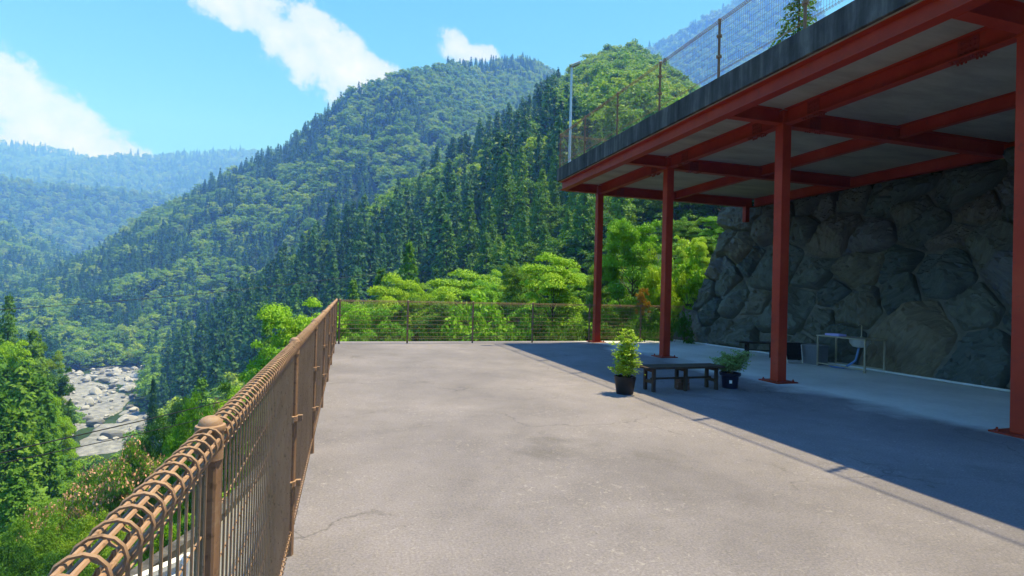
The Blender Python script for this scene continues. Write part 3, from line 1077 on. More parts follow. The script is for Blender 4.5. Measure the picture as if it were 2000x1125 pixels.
# ------------------------------------------------------------------ things on the deck
def bench(label, loc, rz, L, W, H, wood, pairs):
    r = empty('bench', loc, rz)
    tag(r, label, 'bench')
    d = MB()
    for k in range(3):
        w = W / 3
        d.box(-L / 2, L / 2, -W / 2 + k * w + .003, -W / 2 + (k + 1) * w - .003, H - .035, H)
    d.build('seat', wood, r, bevel=.005)
    t = .052
    for x in pairs:
        for s in (-1, 1):
            d = MB(); d.box(x - t / 2, x + t / 2, s * (W / 2 - .075) - t / 2, s * (W / 2 - .075) + t / 2, 0, H - .036)
            d.build('leg', wood, r, bevel=.004)
        d = MB(); d.box(x - .018, x + .018, -W / 2 + .105, W / 2 - .105, .13, .18); d.box(x - .02, x + .02, -W / 2 + .11, W / 2 - .11, H - .09, H - .037)
        d.build('stretcher', wood, r)
    d = MB(); d.box(pairs[0] + .02, pairs[-1] - .02, -.018, .018, .182, .212)
    d.build('stretcher', wood, r)
    return r


bench('low brown wooden bench standing between the two potted shrubs', (5.40, 7.97, 0), rad(1), 1.52, .40, .41, M['wood'], (-.58, .03, .64))
bench('black-brown wooden bench set against the boulder wall behind a red column', (10.75, 11.75, 0), rad(-28), 1.7, .42, .42, M['wood_dark'], (-.62, 0, .62))
r = empty('brick_stack', (5.47, 7.99, 0)); tag(r, 'small stack of old bricks on the ground beneath the wooden bench', 'bricks')
for k in range(3):
    d = MB(); a = rad(8 * (k - 1))
    d.box(-.11, .11, -.05, .05, k * .062, k * .062 + .058, Matrix.Rotation(a, 4, 'Z'))
    d.build('brick', M['brick'], r, bevel=.004)


def leaf_quads(C, N, S, asp, g):
    """diamond leaves at centres C facing N"""
    n = len(C)
    N = N / (np.linalg.norm(N, axis=1)[:, None] + 1e-9)
    T = np.cross(N, g.normal(size=(n, 3))); T /= np.linalg.norm(T, axis=1)[:, None] + 1e-9
    B = np.cross(N, T)
    S = np.asarray(S).reshape(-1, 1)
    V = np.stack([C + T * S, C + B * S * asp, C - T * S, C - B * S * asp], 1).reshape(-1, 3)
    return V, np.arange(4 * n).reshape(-1, 4)


def potted_plant(label, x, y, pot_mat, pr, ph, H, W, leaf_mat, nst, seed, rim=False):
    g = np.random.default_rng(seed)
    r = empty('potted_plant', (x, y, 0)); tag(r, label, 'potted plant')
    d = MB()
    prof = [(pr * .76, 0), (pr * .80, .01), (pr * .98, ph * .80), (pr, ph * .82), (pr * 1.02, ph), (pr * .93, ph), (pr * .90, ph * .86)]
    if rim: prof = [(pr * .74, 0), (pr * .78, .01), (pr * .88, ph * .78), (pr * 1.02, ph * .80), (pr * 1.08, ph * .84), (pr * 1.08, ph), (pr * .93, ph), (pr * .90, ph * .86)]
    d.lathe(prof, seg=36)
    d.build('pot', pot_mat, r, smooth=True)
    d = MB(); d.lathe([(pr * .88, ph * .84), (pr * .5, ph * .88), (.001, ph * .9)], seg=20); d.build('soil', M['soil'], r, smooth=True)
    if rim:
        d = MB(); a = math.atan2(-y, -x) + .1
        Mx = Matrix.Rotation(a, 4, 'Z'); d.box(pr * .845, pr * .87, -.022, .022, ph * .36, ph * .56, Mx); d.build('sticker', M['sticker'], r)
    st = MB(); LC, LN, LS = [], [], []
    for k in range(nst):
        a = g.uniform(0, 2 * math.pi); lean = g.uniform(.05, 1) * W * (.24 if not rim else .5)
        top = H * (1 - g.uniform(0, .35) ** 1.0 if k else 1)
        P = np.array([[.03 * math.cos(a) + lean * math.cos(a) * t ** 1.3, .03 * math.sin(a) + lean * math.sin(a) * t ** 1.3, ph * .86 + (top - ph) * t] for t in np.linspace(0, 1, 7)])
        st.tube(P, np.linspace(.006, .002, 7), 5)
        for t in np.linspace(.12 if not rim else .25, 1, 11):       # compound leaf sprays
            b0 = np.array([np.interp(t, np.linspace(0, 1, 7), P[:, c]) for c in range(3)])
            for _ in range(2):
                aa = g.uniform(0, 2 * math.pi); Ls = W * g.uniform(.28, .55) * (1.05 - .45 * t)
                dr = np.array([math.cos(aa), math.sin(aa), g.uniform(.15, .65)])
                P2 = np.array([b0, b0 + dr * Ls * .55, b0 + dr * Ls * np.array([1, 1, .75])])
                st.tube(P2, [.002, .0015, .001], 4, False)
                m_ = 18
                tt = g.uniform(.25, 1.05, m_)[:, None]
                LC.append(b0 + dr * Ls * tt + g.normal(size=(m_, 3)) * Ls * .16 * np.array([1, 1, .5])); LN.append(np.array([0, 0, 1.0]) + .55 * g.normal(size=(m_, 3))); LS.append(g.uniform(.018, .034, m_))
    st.build('stems', M['stem'], r)
    V, Q_ = leaf_quads(np.concatenate(LC), np.concatenate(LN), np.concatenate(LS), .42, g)
    link('foliage', np_mesh('foliage', V, Q_, [leaf_mat]), r)


potted_plant('tall bright yellow-green shrub in a black pot at the edge of the shade', 4.27, 7.78, M['pot'], .168, .28, 1.02, .45, M['nandina'], 9, 3)
potted_plant('small dull green shrub in a dark blue pot at the bench end', 6.42, 7.98, M['pot2'], .165, .27, .66, .50, M['nandina_dark'], 8, 5, True)

# sink stand
s = empty('sink_stand', (11.08, 9.72, 0)); tag(s, 'thin steel framed outdoor sink with basin, tap and drain hose by the boulders', 'sink')
dx, dy, th = .28, .62, .74
for sx in (-1, 1):
    for sy in (-1, 1):
        d = MB(); d.box(sx * dx - .016, sx * dx + .016, sy * dy - .016, sy * dy + .016, 0, th - .03); d.build('leg', M['steel'], s)
d = MB(); d.box(-dx - .03, dx + .03, -dy - .03, dy + .03, th - .028, th - .004)
d.build('worktop', M['steel'], s, bevel=.004)
d = MB()
for y0, y1, x0, x1 in ((-dy, dy, -dx - .008, -dx + .008), (-dy, dy, dx - .008, dx + .008)): d.box(x0, x1, y0 + .017, y1 - .017, .06, .085)
d.build('stretcher', M['steel'], s)
d = MB(); d.lathe([(.05, th - .22), (.14, th - .20), (.20, th - .12), (.215, th - .029)], 0, -.25, 0, 24); d.build('basin', M['basin'], s, smooth=True)
d = MB(); d.tube([(.2, -.12, th - .004), (.2, -.12, th + .25)], .011, 8); d.tube([(.2, -.12, th + .25), (.17, -.13, th + .29), (.1, -.15, th + .30), (.05, -.17, th + .27)], .009, 8)
d.lathe([(.028, th - .004), (.028, th + .02)], .2, -.12, 0, 12); d.build('tap', M['steel'], s, smooth=True)
d = MB(); t_ = np.linspace(0, 1, 14)
P = [(-.02 - .1 * q, -.25 + .05 * q + .55 * max(0, q - .55), (th - .23) * (1 - q) ** 1.15 + .025) for q in t_] + [(-.2, .3, .025), (-.1, .45, .025), (.05, .5, .025)]
d.tube(P, .022, 10); d.build('hose', M['hose'], s, smooth=True)
t = empty('plastic_tray', (11.05, 10.08, th - .003)); tag(t, 'lilac plastic tray lying on the sink worktop', 'tray')
d = MB(); d.box(-.12, .12, -.19, .19, 0, .012); d.box(-.12, -.10, -.19, .19, .012, .045); d.box(.10, .12, -.19, .19, .012, .045); d.box(-.1, .1, -.19, -.17, .012, .045); d.box(-.1, .1, .17, .19, .012, .045)
d.build('tray', M['sponge'], t, bevel=.004)

# ribbed bin
bn = empty('rubbish_bin', (11.02, 10.62, 0), rad(12)); tag(bn, 'grey ribbed plastic bin with lid beside the sink legs', 'bin')
d = MB(); d.box(-.19, .19, -.20, .20, 0, .44)
for k in range(9):
    y = -.18 + k * .045
    d.box(-.203, -.19, y - .009, y + .009, .03, .42)
for k in range(8):
    x = -.16 + k * .045
    d.box(x - .009, x + .009, -.213, -.20, .03, .42)
d.build('body', M['bin'], bn, bevel=.006)
d = MB(); d.box(-.215, .215, -.225, .225, .441, .475); d.box(-.06, .06, -.02, .02, .476, .50); d.build('lid', M['bin'], bn, bevel=.01)

# folded camp chair leaning upright
ch = empty('folding_chair', (10.48, 10.75, 0), rad(-8)); tag(ch, 'folded black fabric chair with metal frame behind the red column', 'chair')
Ml = Matrix.Rotation(rad(-9), 4, 'X')
d = MB()
for x in (-.24, .24):
    P = [Ml @ Vector((x, 0, .0)), Ml @ Vector((x, 0, .52))]
    d.tube(P, .011, 8)
    P = [Ml @ Vector((x * .85, -.07, .0)), Ml @ Vector((x * .95, -.05, .46))]
    d.tube(P, .011, 8)
d.tube([Ml @ Vector((-.24, 0, .52)), Ml @ Vector((.24, 0, .52))], .011, 8); d.tube([Ml @ Vector((-.2, -.07, .012)), Ml @ Vector((.2, -.07, .012))], .011, 8)
d.build('frame', M['alu'], ch, smooth=True)
d = MB()
for k in range(6):
    d.box(-.225, .225, -.04 - .006 * (k % 2), .012, .09 + k * .07, .09 + k * .07 + .072, Ml)
d.build('seat_fabric', M['fabric'], ch, bevel=.012)

d = MB(); P = [(11.05, 16.7, .03), (11.18, 16.1, .03), (11.3, 14.6, .03), (11.42, 13.1, .03), (11.38, 11.6, .03), (11.36, 10.2, .03), (11.36, 8.2, .03), (11.4, 5.5, .03)]
d.tube(P, .024, 10)
tag(d.build('drain_pipe', M['pipe'], smooth=True), 'pale thin pipe lying along the foot of the boulder wall', 'pipe')

# guardrail on the road below
gr = empty('guardrail', (-2.2, 9.0, -3.1)); tag(gr, 'white guardrail at the bend of the road below the deck', 'guardrail')
gp = [(0, 0), (-1.0, -1.1), (-2.2, -2.6), (-3.2, -4.3), (-4.0, -6.2)]
d = MB()
prof = [(.0, .38), (.05, .42), (.05, .48), (.0, .52), (.0, .58), (.05, .62), (.05, .68), (.0, .72)]
V, Fq = [], []
for i, (x, y) in enumerate(gp):
    tx, ty = (np.array(gp[min(i + 1, 4)]) - np.array(gp[max(i - 1, 0)])); q = math.hypot(tx, ty); nx, ny = -ty / q, tx / q
    for o, z in prof: V.append((x + nx * o, y + ny * o, z))
for i in range(4):
    for k in range(7): Fq.append((i * 8 + k, i * 8 + k + 1, (i + 1) * 8 + k + 1, (i + 1) * 8 + k))
d.add(V, Fq); o = d.build('rail', M['white_rail'], gr)
sm = o.modifiers.new('solid', 'SOLIDIFY'); sm.thickness = .006
for x, y in gp:
    d = MB(); d.tube([(x + .06, y - .06, -.2), (x + .06, y - .06, .74)], .055, 12); d.build('post', M['white_rail'], gr, smooth=True)


# cables strung across the valley
def cable(label, p, q, rp_, rq, th_, sag):
    def P3(px, py, r):
        a, t_ = az_el(px, py); a = rad(a)
        return np.array([r * math.sin(a), r * math.cos(a), EYE + r * t_])
    A, B_ = P3(*p, rp_), P3(*q, rq)
    tt = np.linspace(0, 1, 30)[:, None]
    P = A + (B_ - A) * tt
    P[:, 2] -= sag * 4 * (tt * (1 - tt))[:, 0]
    d = MB(); d.tube(P, th_, 6)
    tag(d.build('cable', M['cable'], smooth=True), label, 'cable')


cable('upper black cable crossing low over the trees toward the deck', (-200, 928), (660, 722), 15, 34, .016, .15)
cable('lower thin black cable running beneath another over the trees', (-200, 946), (660, 742), 15, 34, .012, .25)
cable('faint thin wire strung high across the valley below the mountain', (-300, 624), (760, 530), 110, 130, .05, 1.0)
cable('pale stay wire slanting up behind the far fence among leaves', (845, 676), (1060, 610), 18.2, 21, .010, 0)
cable('second stay wire just below a longer one behind the far fence', (925, 668), (1060, 632), 18.2, 21, .008, 0)


# ------------------------------------------------------------------ tree prototypes
def unit(v): return v / (np.linalg.norm(v, axis=-1, keepdims=True) + 1e-9)


def branches(g, H, W, th, K, zlo, flat):
    """cluster centres through a crown plus the trunk and limbs that carry them"""
    C = []
    while len(C) < K:
        p = g.uniform(-1, 1, 3)
        q = np.linalg.norm(p)
        if q > 1 or q < .45: continue
        if g.random() > .35 + .65 * (p[2] * .5 + .5): continue
        C.append(p)
    C = np.array(C)
    lump = 1 + .28 * np.sin(C[:, 0] * 4.1 + g.uniform(0, 6)) * np.cos(C[:, 1] * 3.7 + g.uniform(0, 6))
    C = C * np.array([W / 2, W / 2, (H - zlo) / 2]) * lump[:, None] * .86
    C[:, 2] += zlo + (H - zlo) * .48
    V, Q_, n = [], [], 0
    tp = np.array([[0, 0, 0], [.05 * W * g.normal(), .05 * W * g.normal(), zlo], [.08 * W * g.normal() * .6, .04 * W * g.normal(), zlo + (H - zlo) * .45], [0, 0, H * .82]])
    a, b_ = np_tube(tp, [th, th * .75, th * .45, th * .12], 8)
    V.append(a); Q_.append(b_); n += len(a)
    for c in C[:: max(1, K // 34)]:
        t0 = np.clip((c[2] - zlo) / (H - zlo) - .22, 0.02, .7)
        z0 = zlo * .8 + (H - zlo) * t0
        s0 = np.array([np.interp(z0, tp[:, 2], tp[:, k]) for k in range(3)])
        mid = s0 * .45 + c * .55 + np.array([0, 0, -.04 * H])
        a, b_ = np_tube([s0, mid, c], [th * .32, th * .18, th * .05], 5)
        V.append(a); Q_.append(b_ + n); n += len(a)
    return C, np.concatenate(V), np.concatenate(Q_)


def broad_proto(seed, H, W, K, per, size, rc, flat=.35, zlo=.25, updir=.8, th=None):
    g = np.random.default_rng(seed)
    C, TV, TQ = branches(g, H, W, th or H * .016, K, H * zlo, flat)
    rcs = rc * g.uniform(.7, 1.3, K)
    n = (per * (rcs / rc) ** 2).astype(int) + 6
    idx = np.repeat(np.arange(K), n)
    P = unit(g.normal(size=(len(idx), 3))) * (g.random(len(idx)) ** .45)[:, None]
    P[:, 2] = np.where(P[:, 2] < -.2, P[:, 2] * .5, P[:, 2])
    lc = C[idx] + P * rcs[idx][:, None] * np.array([1, 1, flat])
    lc[:, 2] -= .18 * (P[:, 0] ** 2 + P[:, 1] ** 2) * rcs[idx]            # sprays droop at the rim
    N = np.array([0, 0, updir * .75]) + .8 * P + .38 * g.normal(size=P.shape)
    LV, LQ = leaf_quads(lc, N, size * g.uniform(.7, 1.3, len(idx)), .55, g)
    return TV, TQ, LV, LQ


def cedar_proto(seed, H, W, tiers, per, nq, size, zlo=.12, th=None, dense=1.0):
    g = np.random.default_rng(seed)
    TV, TQ = np_tube([[0, 0, 0], [0, 0, H * .5], [0, 0, H * .98]], [(th or H * .014), H * .009, .01], 6)
    C, N, S = [], [], []
    for k in range(tiers):
        t = (k + g.uniform(-.3, .3)) / tiers
        t = min(max(t, 0), 1)
        z = H * (zlo + (1 - zlo) * t)
        L0 = W / 2 * ((1 - t) ** .75 * .95 + .07) * (1 if t > .12 else .75)
        nb = max(3, int(per * (1 - t * .55)))
        a0 = g.uniform(0, 7)
        for j in range(nb):
            a = a0 + 2 * math.pi * j / nb + g.normal() * .25
            L = L0 * g.uniform(.72, 1.18)
            dr = np.array([math.cos(a), math.sin(a), 0])
            m_ = nq
            s = g.random(m_) ** .6
            w = L * .30 * (1.1 - s * .5)
            side = np.array([-dr[1], dr[0], 0])
            p = dr * (L * s)[:, None] + side * (g.normal(size=m_) * w)[:, None] * .8
            p[:, 2] = z + L * (.25 * s - .55 * s * s) + g.normal(size=m_) * size * .45 + (s > .7) * size * .5
            C.append(p); N.append(np.array([0, 0, .7]) + dr * .75 + side * (.5 * g.normal(size=m_))[:, None] + .28 * g.normal(size=(m_, 3))); S.append(size * g.uniform(.65, 1.3, m_) * (1.1 - .35 * t))
    m_ = 6 + nq
    p = g.normal(size=(m_, 3)) * np.array([W * .03, W * .03, H * .025]); p[:, 2] += H * .965
    C.append(p); N.append(g.normal(size=(m_, 3)) + np.array([0, 0, .5])); S.append(size * .6 * np.ones(m_))
    LV, LQ = leaf_quads(np.concatenate(C), np.concatenate(N), np.concatenate(S), .5, g)
    return TV, TQ, LV, LQ


def one_mesh(name, p, leaf):
    TV, TQ, LV, LQ = p
    return np_mesh(name, np.concatenate([TV, LV]), np.concatenate([TQ, LQ + len(TV)]), [M['bark'], leaf],
                   np.concatenate([np.zeros(len(TQ)), np.ones(len(LQ))]))


#   distant kinds: height, width, mesh
FAR = {
    'cedar': [(19, 6.8, cedar_proto(s, 19, 6.8, 13, 9, 10, .62)) for s in (1, 2, 3, 4, 31, 32)],
    'broad': [(12, 9.5, broad_proto(s, 12, 9.5, 30, 34, .46, 1.75, .45, .15)) for s in (5, 6, 7, 8, 33, 34)],
}
FAR = {'cedar': [(H, W, one_mesh('cedar_tree', p, M['cedar'])) for H, W, p in FAR['cedar']],
       'broad': [(H, W, one_mesh('broadleaf_tree', p, M['broad'])) for H, W, p in FAR['broad']]}
MID = {'cedar': [(16, 6.4, one_mesh('cedar_tree', cedar_proto(s, 16, 6.4, 24, 11, 16, .30), M['cedar_near'])) for s in (11, 12)],
       'broad': [(11, 9.5, one_mesh('broadleaf_tree', broad_proto(s, 11, 9.5, 70, 95, .21, 1.15, .38, .15), M['deep'])) for s in (13, 14, 15)]}


# ------------------------------------------------------------------ forests
def scatter(r0, r1, cell, a0=-33, a1=62):
    n = int(r1 / cell) + 1
    gx, gy = np.meshgrid(np.arange(-n, n + 1), np.arange(-n, n + 1), indexing='ij')
    x = (gx + rng.uniform(-.42, .42, gx.shape)) * cell; y = (gy + rng.uniform(-.42, .42, gy.shape)) * cell
    x, y = x.ravel(), y.ravel()
    r, a = np.hypot(x, y), np.degrees(np.arctan2(x, y))
    k = (r >= r0) & (r < r1) & (a > a0) & (a < a1)
    return x[k], y[k], r[k], a[k]


# skyline seen from the deck, to leave out trees on hidden far sides of the ridges
VA = np.arange(-36, 66, .25)
VR = RGRID[RGRID > 30]
TT = (ground(VA[:, None], VR[None, :]) - EYE) / VR[None, :]
TM = np.maximum.accumulate(TT, axis=1)


def seen(a, r, ztop, back):
    ia = np.clip(np.round((a - VA[0]) / .25).astype(int), 0, len(VA) - 1)
    ir = np.clip(np.searchsorted(VR, r - back) - 1, 0, len(VR) - 1)
    return (ztop - EYE) / r > TM[ia, ir] - .004


CAMX = np.stack([CR, CU, fwd])
def to_px(x, y, z):
    v = np.stack([x, y, z - EYE], -1) @ CAMX.T
    return 1000 + F_PX * v[:, 0] / v[:, 2], 562.5 - F_PX * v[:, 1] / v[:, 2]


trees = {'cedar': [], 'broad': []}          # rows: x y z scale height rot variant
for r0, r1, cell, sc in ((55, 130, 5.0, .95), (130, 560, 7.4, 1.2), (560, 1450, 9.2, 1.45), (1450, 2700, 17.0, 2.3), (2700, 5000, 24.0, 2.6)):
    x, y, r, a = scatter(r0, r1, cell)
    z, who = ground(a, r, True)
    s = sc * rng.uniform(.62, 1.3, len(x))
    ztop = z + 14 * s
    k = seen(a, r, ztop, 14)
    k &= ~((a > 42) & ((ztop - EYE) / r < .30))                 # behind the rock wall
    k &= ~((a > -23.0 + np.clip((300 - r) / 60, 0, 1.6)) & (a < -16.9) & (r > 238) & (r < 442))     # the open riverbed
    k &= ~((a > -23.5) & (a < -16) & (r > 205) & (r < 239))
    k &= ~((a > -23.2) & (a < -14) & (r < 200) & ((ztop - EYE) / r > -.235))
    k &= ~((r < 75) & (a > -8))
    x, y, r, a, z, who, s = (q[k] for q in (x, y, r, a, z, who, s))
    px, py = to_px(x, y, z + 8)
    n1_ = fbm(x / 60, y / 60, 5, 3); n2_ = fbm(x / 16, y / 16, 9, 2)
    pc = np.full(len(x), .45)                                   # share of cedar by hill
    pc = np.where(who == 1, np.where(n1_ > .58, .75, .04), pc)
    pc = np.where((who == 1) & (px < 560) & (py > 465), np.where(n1_ > .46, .85, .22), pc)
    pc = np.where((who == 1) & (py > 640), .12, pc)
    pc = np.where((who == 1) & (px > 400) & (px < 640) & (py < 330) & (py > 240), .9, pc)
    pc = np.where(who == 2, .94, pc)
    pc = np.where((who == 2) & (px > 1090) & (py < 250 + (px - 1090) * .25), .02, pc)
    gully = np.abs((px - 800) * .40 + (py - 395)) < 24 + 20 * (n2_ - .5)
    pc = np.where((who == 2) & gully & (px > 690) & (px < 1010), .08, pc)
    pc = np.where((who == 2) & (r < 120) & (a > 0), .25, pc)
    pc = np.where(who == 3, .1, pc)
    pc = np.where(who >= 4, np.where(fbm(x / 220, y / 220, 6, 2) > .56, .45, .04), pc)
    pc = np.where((who == 0) & (a < -22.5), np.where(n2_ > .42, .9, .3), pc)
    pc = np.where((who == 0) & (a > -22.5), .12, pc)
    isc_ = rng.random(len(x)) < pc
    for kind, sel in (('cedar', isc_), ('broad', ~isc_)):
        n = sel.sum()
        s_k = np.where(who == 1, s * .78, s) if kind == 'cedar' else s
        Hk = 17.0 if kind == 'cedar' else 12.0
        trees[kind].append(np.stack([x[sel], y[sel], z[sel] - .5, s_k[sel], r[sel], rng.uniform(0, 6.283, n), rng.integers(0, 6, n), who[sel], a[sel]], -1))

stuff_src = []
HILL = ['the slope falling to the river', 'the high mountain across the gorge', 'the steep near hillside', 'the blue peak behind', 'the far blue range', 'the far blue range', 'the far spur', 'the far spur']
for kind in ('cedar', 'broad'):
    T = np.concatenate(trees[kind])
    big_ = np.argsort(-(T[:, 3] / T[:, 4]))
    ind, rest = big_[:265], big_[265:]
    name = 'cedar_tree' if kind == 'cedar' else 'broadleaf_tree'
    for i in ind:
        x, y, z, s, r, ro, v, who, a = T[i]
        src = MID[kind] if r < 150 else FAR[kind]
        o = bpy.data.objects.new(name, src[int(v) % len(src)][2])
        o.location = (x, y, z); o.rotation_euler = (0, 0, ro); o.scale = (s * rng.uniform(.9, 1.15), s, s)
        col.objects.link(o)
        h = HILL[int(who)]
        if who == 0 and a > -15: h = 'the bank below the deck'
        if kind == 'cedar': lab = 'dark pointed cedar among its like on ' + h
        else: lab = 'round leafy green tree among its like on ' + h
        tag(o, lab, 'tree', ('cedars on ' if kind == 'cedar' else 'leafy trees on ') + h)
    R_ = T[rest]
    me = bpy.data.meshes.new(name.replace('tree', 'forest'))
    me.vertices.add(len(R_)); me.vertices.foreach_set('co', R_[:, :3].astype(np.float32).ravel())
    for an, ai, ty in (('rot', 5, 'FLOAT'), ('size', 3, 'FLOAT'), ('kind', 6, 'INT')):
        at = me.attributes.new(an, ty, 'POINT')
        at.data.foreach_set('value', R_[:, ai].astype(np.float32 if ty == 'FLOAT' else np.int32))
    o = link('cedar_forest' if kind == 'cedar' else 'broadleaf_forest', me)
    tag(o, 'dense dark cedar forest covering the mountainsides' if kind == 'cedar' else 'light green leafy forest covering the mountainsides', 'forest', None, 'stuff')
    ng = bpy.data.node_groups.new(o.name, 'GeometryNodeTree')
    ng.interface.new_socket('Geometry', in_out='INPUT', socket_type='NodeSocketGeometry')
    ng.interface.new_socket('Geometry', in_out='OUTPUT', socket_type='NodeSocketGeometry')
    gi, go = ng.nodes.new('NodeGroupInput'), ng.nodes.new('NodeGroupOutput')
    jn = ng.nodes.new('GeometryNodeJoinGeometry')
    def attr(n_, t):
        q = ng.nodes.new('GeometryNodeInputNamedAttribute'); q.data_type = t; q.inputs['Name'].default_value = n_; return q.outputs['Attribute']
    rot, siz, kd = attr('rot', 'FLOAT'), attr('size', 'FLOAT'), attr('kind', 'INT')
    cxyz = ng.nodes.new('ShaderNodeCombineXYZ'); ng.links.new(rot, cxyz.inputs[2])
    for v in range(6):
        src = bpy.data.objects.new(name + '_source', FAR[kind][v][2])       # never linked to the scene
        oi = ng.nodes.new('GeometryNodeObjectInfo'); oi.inputs['Object'].default_value = src; oi.inputs['As Instance'].default_value = True
        cp = ng.nodes.new('FunctionNodeCompare'); cp.data_type = 'INT'; cp.operation = 'EQUAL'
        ng.links.new(kd, cp.inputs[2]); cp.inputs[3].default_value = v
        ip = ng.nodes.new('GeometryNodeInstanceOnPoints')
        ng.links.new(gi.outputs[0], ip.inputs['Points']); ng.links.new(cp.outputs['Result'], ip.inputs['Selection'])
        ng.links.new(oi.outputs['Geometry'], ip.inputs['Instance'])
        ng.links.new(cxyz.outputs[0], ip.inputs['Rotation']); ng.links.new(siz, ip.inputs['Scale'])
        ng.links.new(ip.outputs[0], jn.inputs[0])
    ng.links.new(jn.outputs[0], go.inputs[0])
    md = o.modifiers.new('trees', 'NODES'); md.node_group = ng
    print(kind, 'individual', len(ind), 'stuff', len(R_))

# ------------------------------------------------------------------ near trees, each placed by hand
NP = {}


def near_proto(key):
    if key in NP: return NP[key]
    kind, mat, seed = key
    if kind == 'round': H, W, p = 9, 8, broad_proto(seed, 9, 8, 105, 430, .085, .82, .38, .08, .8)
    elif kind == 'layer': H, W, p = 10, 9, broad_proto(seed, 10, 9, 120, 460, .085, 1.0, .22, .06, .9)
    elif kind == 'bush': H, W, p = 5, 5, broad_proto(seed, 5, 5, 75, 150, .085, .62, .5, .02, .6, .05)
    elif kind == 'bigleaf': H, W, p = 5, 5, broad_proto(seed, 5, 5, 70, 75, .125, .62, .5, .02, .6, .05)
    elif kind == 'flat': H, W, p = 6, 8, broad_proto(seed, 6, 8, 190, 360, .058, .68, .48, .12, .6)
    elif kind == 'cedar': H, W, p = 14, 6, cedar_proto(seed, 14, 6, 34, 12, 36, .17)
    elif kind == 'fir': H, W, p = 3, 1.5, cedar_proto(seed, 3, 1.5, 16, 9, 26, .055, .04)
    TV, TQ, LV, LQ = p
    NP[key] = (H, W, np_mesh('trunk', TV, TQ, [M['bark']], smooth=True), np_mesh('crown', LV, LQ, [M[mat]]), LV)
    return NP[key]


def near_tree(name, key, px, py, r, wpx, label, group=None, base=None, flowers=None, cat=None):
    """px, py: where the top shows; r: distance; wpx: crown width as it appears"""
    H, W, tm, cm, LV = near_proto(key)
    a, t = az_el(px, py)
    zt = EYE + r * t
    zb = ground(a, r).item() - .3 if base is None else base
    hh = max(zt - zb, 1.2)
    ww = wpx * r / F_PX * math.cos(rad(a) - YAW)
    o = empty(name, (r * math.sin(rad(a)), r * math.cos(rad(a)), zb), rng.uniform(0, 6.283))
    o.scale = (ww / W, ww / W, hh / H)
    tag(o, label, cat or ('tree' if key[0] not in ('bush', 'bigleaf') else 'shrub'), group)
    link('trunk', tm, o)
    link('crown', cm, o)
    if flowers:
        C = LV.reshape(-1, 4, 3).mean(1)
        topz = C[:, 2] > np.percentile(C[:, 2], 45)
        sel = np.flatnonzero(topz & (rng.random(len(C)) < flowers))
        V, Q_ = leaf_quads(C[sel] + np.array([0, 0, .12]), rng.normal(size=(len(sel), 3)) + np.array([0, 0, 1.5]), rng.uniform(.05, .10, len(sel)), .9, rng)
        link('blossom', np_mesh('blossom', V, Q_, [M['flower']]), o)
    return o


N_ = near_tree
# beyond the far fence
N_('broadleaf_tree', ('round', 'bright', 1), 615, 540, 27, 215, 'bright green leafy tree standing just past the fence corner')
N_('broadleaf_tree', ('round', 'bright', 2), 722, 560, 31, 170, 'leafy tree right of the fence corner with loose green crown')
N_('cedar_tree', ('cedar', 'cedar_near', 3), 800, 470, 44, 110, 'tall feathery cedar rising above the leafy trees past the far fence')
N_('cedar_tree', ('cedar', 'cedar_near', 4), 745, 520, 52, 110, 'shorter feathery cedar left of a taller one past the far fence')
N_('cedar_tree', ('cedar', 'cedar_near', 3), 690, 545, 60, 110, 'dark cedar half hidden behind leafy trees near the fence corner')
N_('broadleaf_tree', ('layer', 'yellow', 5), 905, 503, 45, 240, 'yellow-green spreading tree behind the middle of the far fence')
N_('broadleaf_tree', ('round', 'bright', 1), 980, 500, 52, 130, 'small pale green tree between the yellow-green tree and the layered tree')
N_('broadleaf_tree', ('layer', 'yellow', 6), 850, 535, 38, 130, 'yellow-green low tree before the feathery cedars')
N_('leafy_shrub', ('bigleaf', 'bright', 7), 925, 562, 21, 175, 'bright big-leafed shrub leaning over the far fence')
N_('leafy_shrub', ('bigleaf', 'bright', 8), 1018, 596, 18.6, 95, 'small vine-like shrub with bright leaves close behind the far fence')
N_('leafy_shrub', ('bush', 'broad', 9), 690, 612, 20, 105, 'dull green bush at the corner behind the far fence')
N_('leafy_shrub', ('bush', 'broad', 10), 778, 628, 20, 70, 'low dull bush beside the second post of the far fence')
N_('broadleaf_tree', ('layer', 'bright', 5), 1078, 466, 25, 190, 'large layered tree with yellow-green tiers left of the first red column')
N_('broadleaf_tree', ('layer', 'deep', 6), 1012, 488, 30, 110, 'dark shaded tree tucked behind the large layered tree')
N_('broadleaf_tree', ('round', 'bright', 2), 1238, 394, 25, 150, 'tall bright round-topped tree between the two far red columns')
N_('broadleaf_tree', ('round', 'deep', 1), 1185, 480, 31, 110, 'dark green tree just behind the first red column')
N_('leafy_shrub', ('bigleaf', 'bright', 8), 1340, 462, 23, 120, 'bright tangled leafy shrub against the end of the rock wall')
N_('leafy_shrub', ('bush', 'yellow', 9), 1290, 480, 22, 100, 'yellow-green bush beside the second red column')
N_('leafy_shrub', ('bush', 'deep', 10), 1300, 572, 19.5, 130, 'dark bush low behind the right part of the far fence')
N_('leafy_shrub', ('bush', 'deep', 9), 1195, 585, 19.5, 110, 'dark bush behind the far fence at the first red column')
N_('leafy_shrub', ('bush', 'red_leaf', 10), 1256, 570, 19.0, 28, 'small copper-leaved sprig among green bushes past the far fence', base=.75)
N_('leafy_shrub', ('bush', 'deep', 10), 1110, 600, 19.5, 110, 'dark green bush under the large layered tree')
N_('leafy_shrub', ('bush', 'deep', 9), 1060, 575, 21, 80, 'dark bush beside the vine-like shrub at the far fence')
N_('leafy_shrub', ('bush', 'deep', 10), 850, 610, 20.5, 80, 'dark bush left of the big-leafed shrub at the far fence')
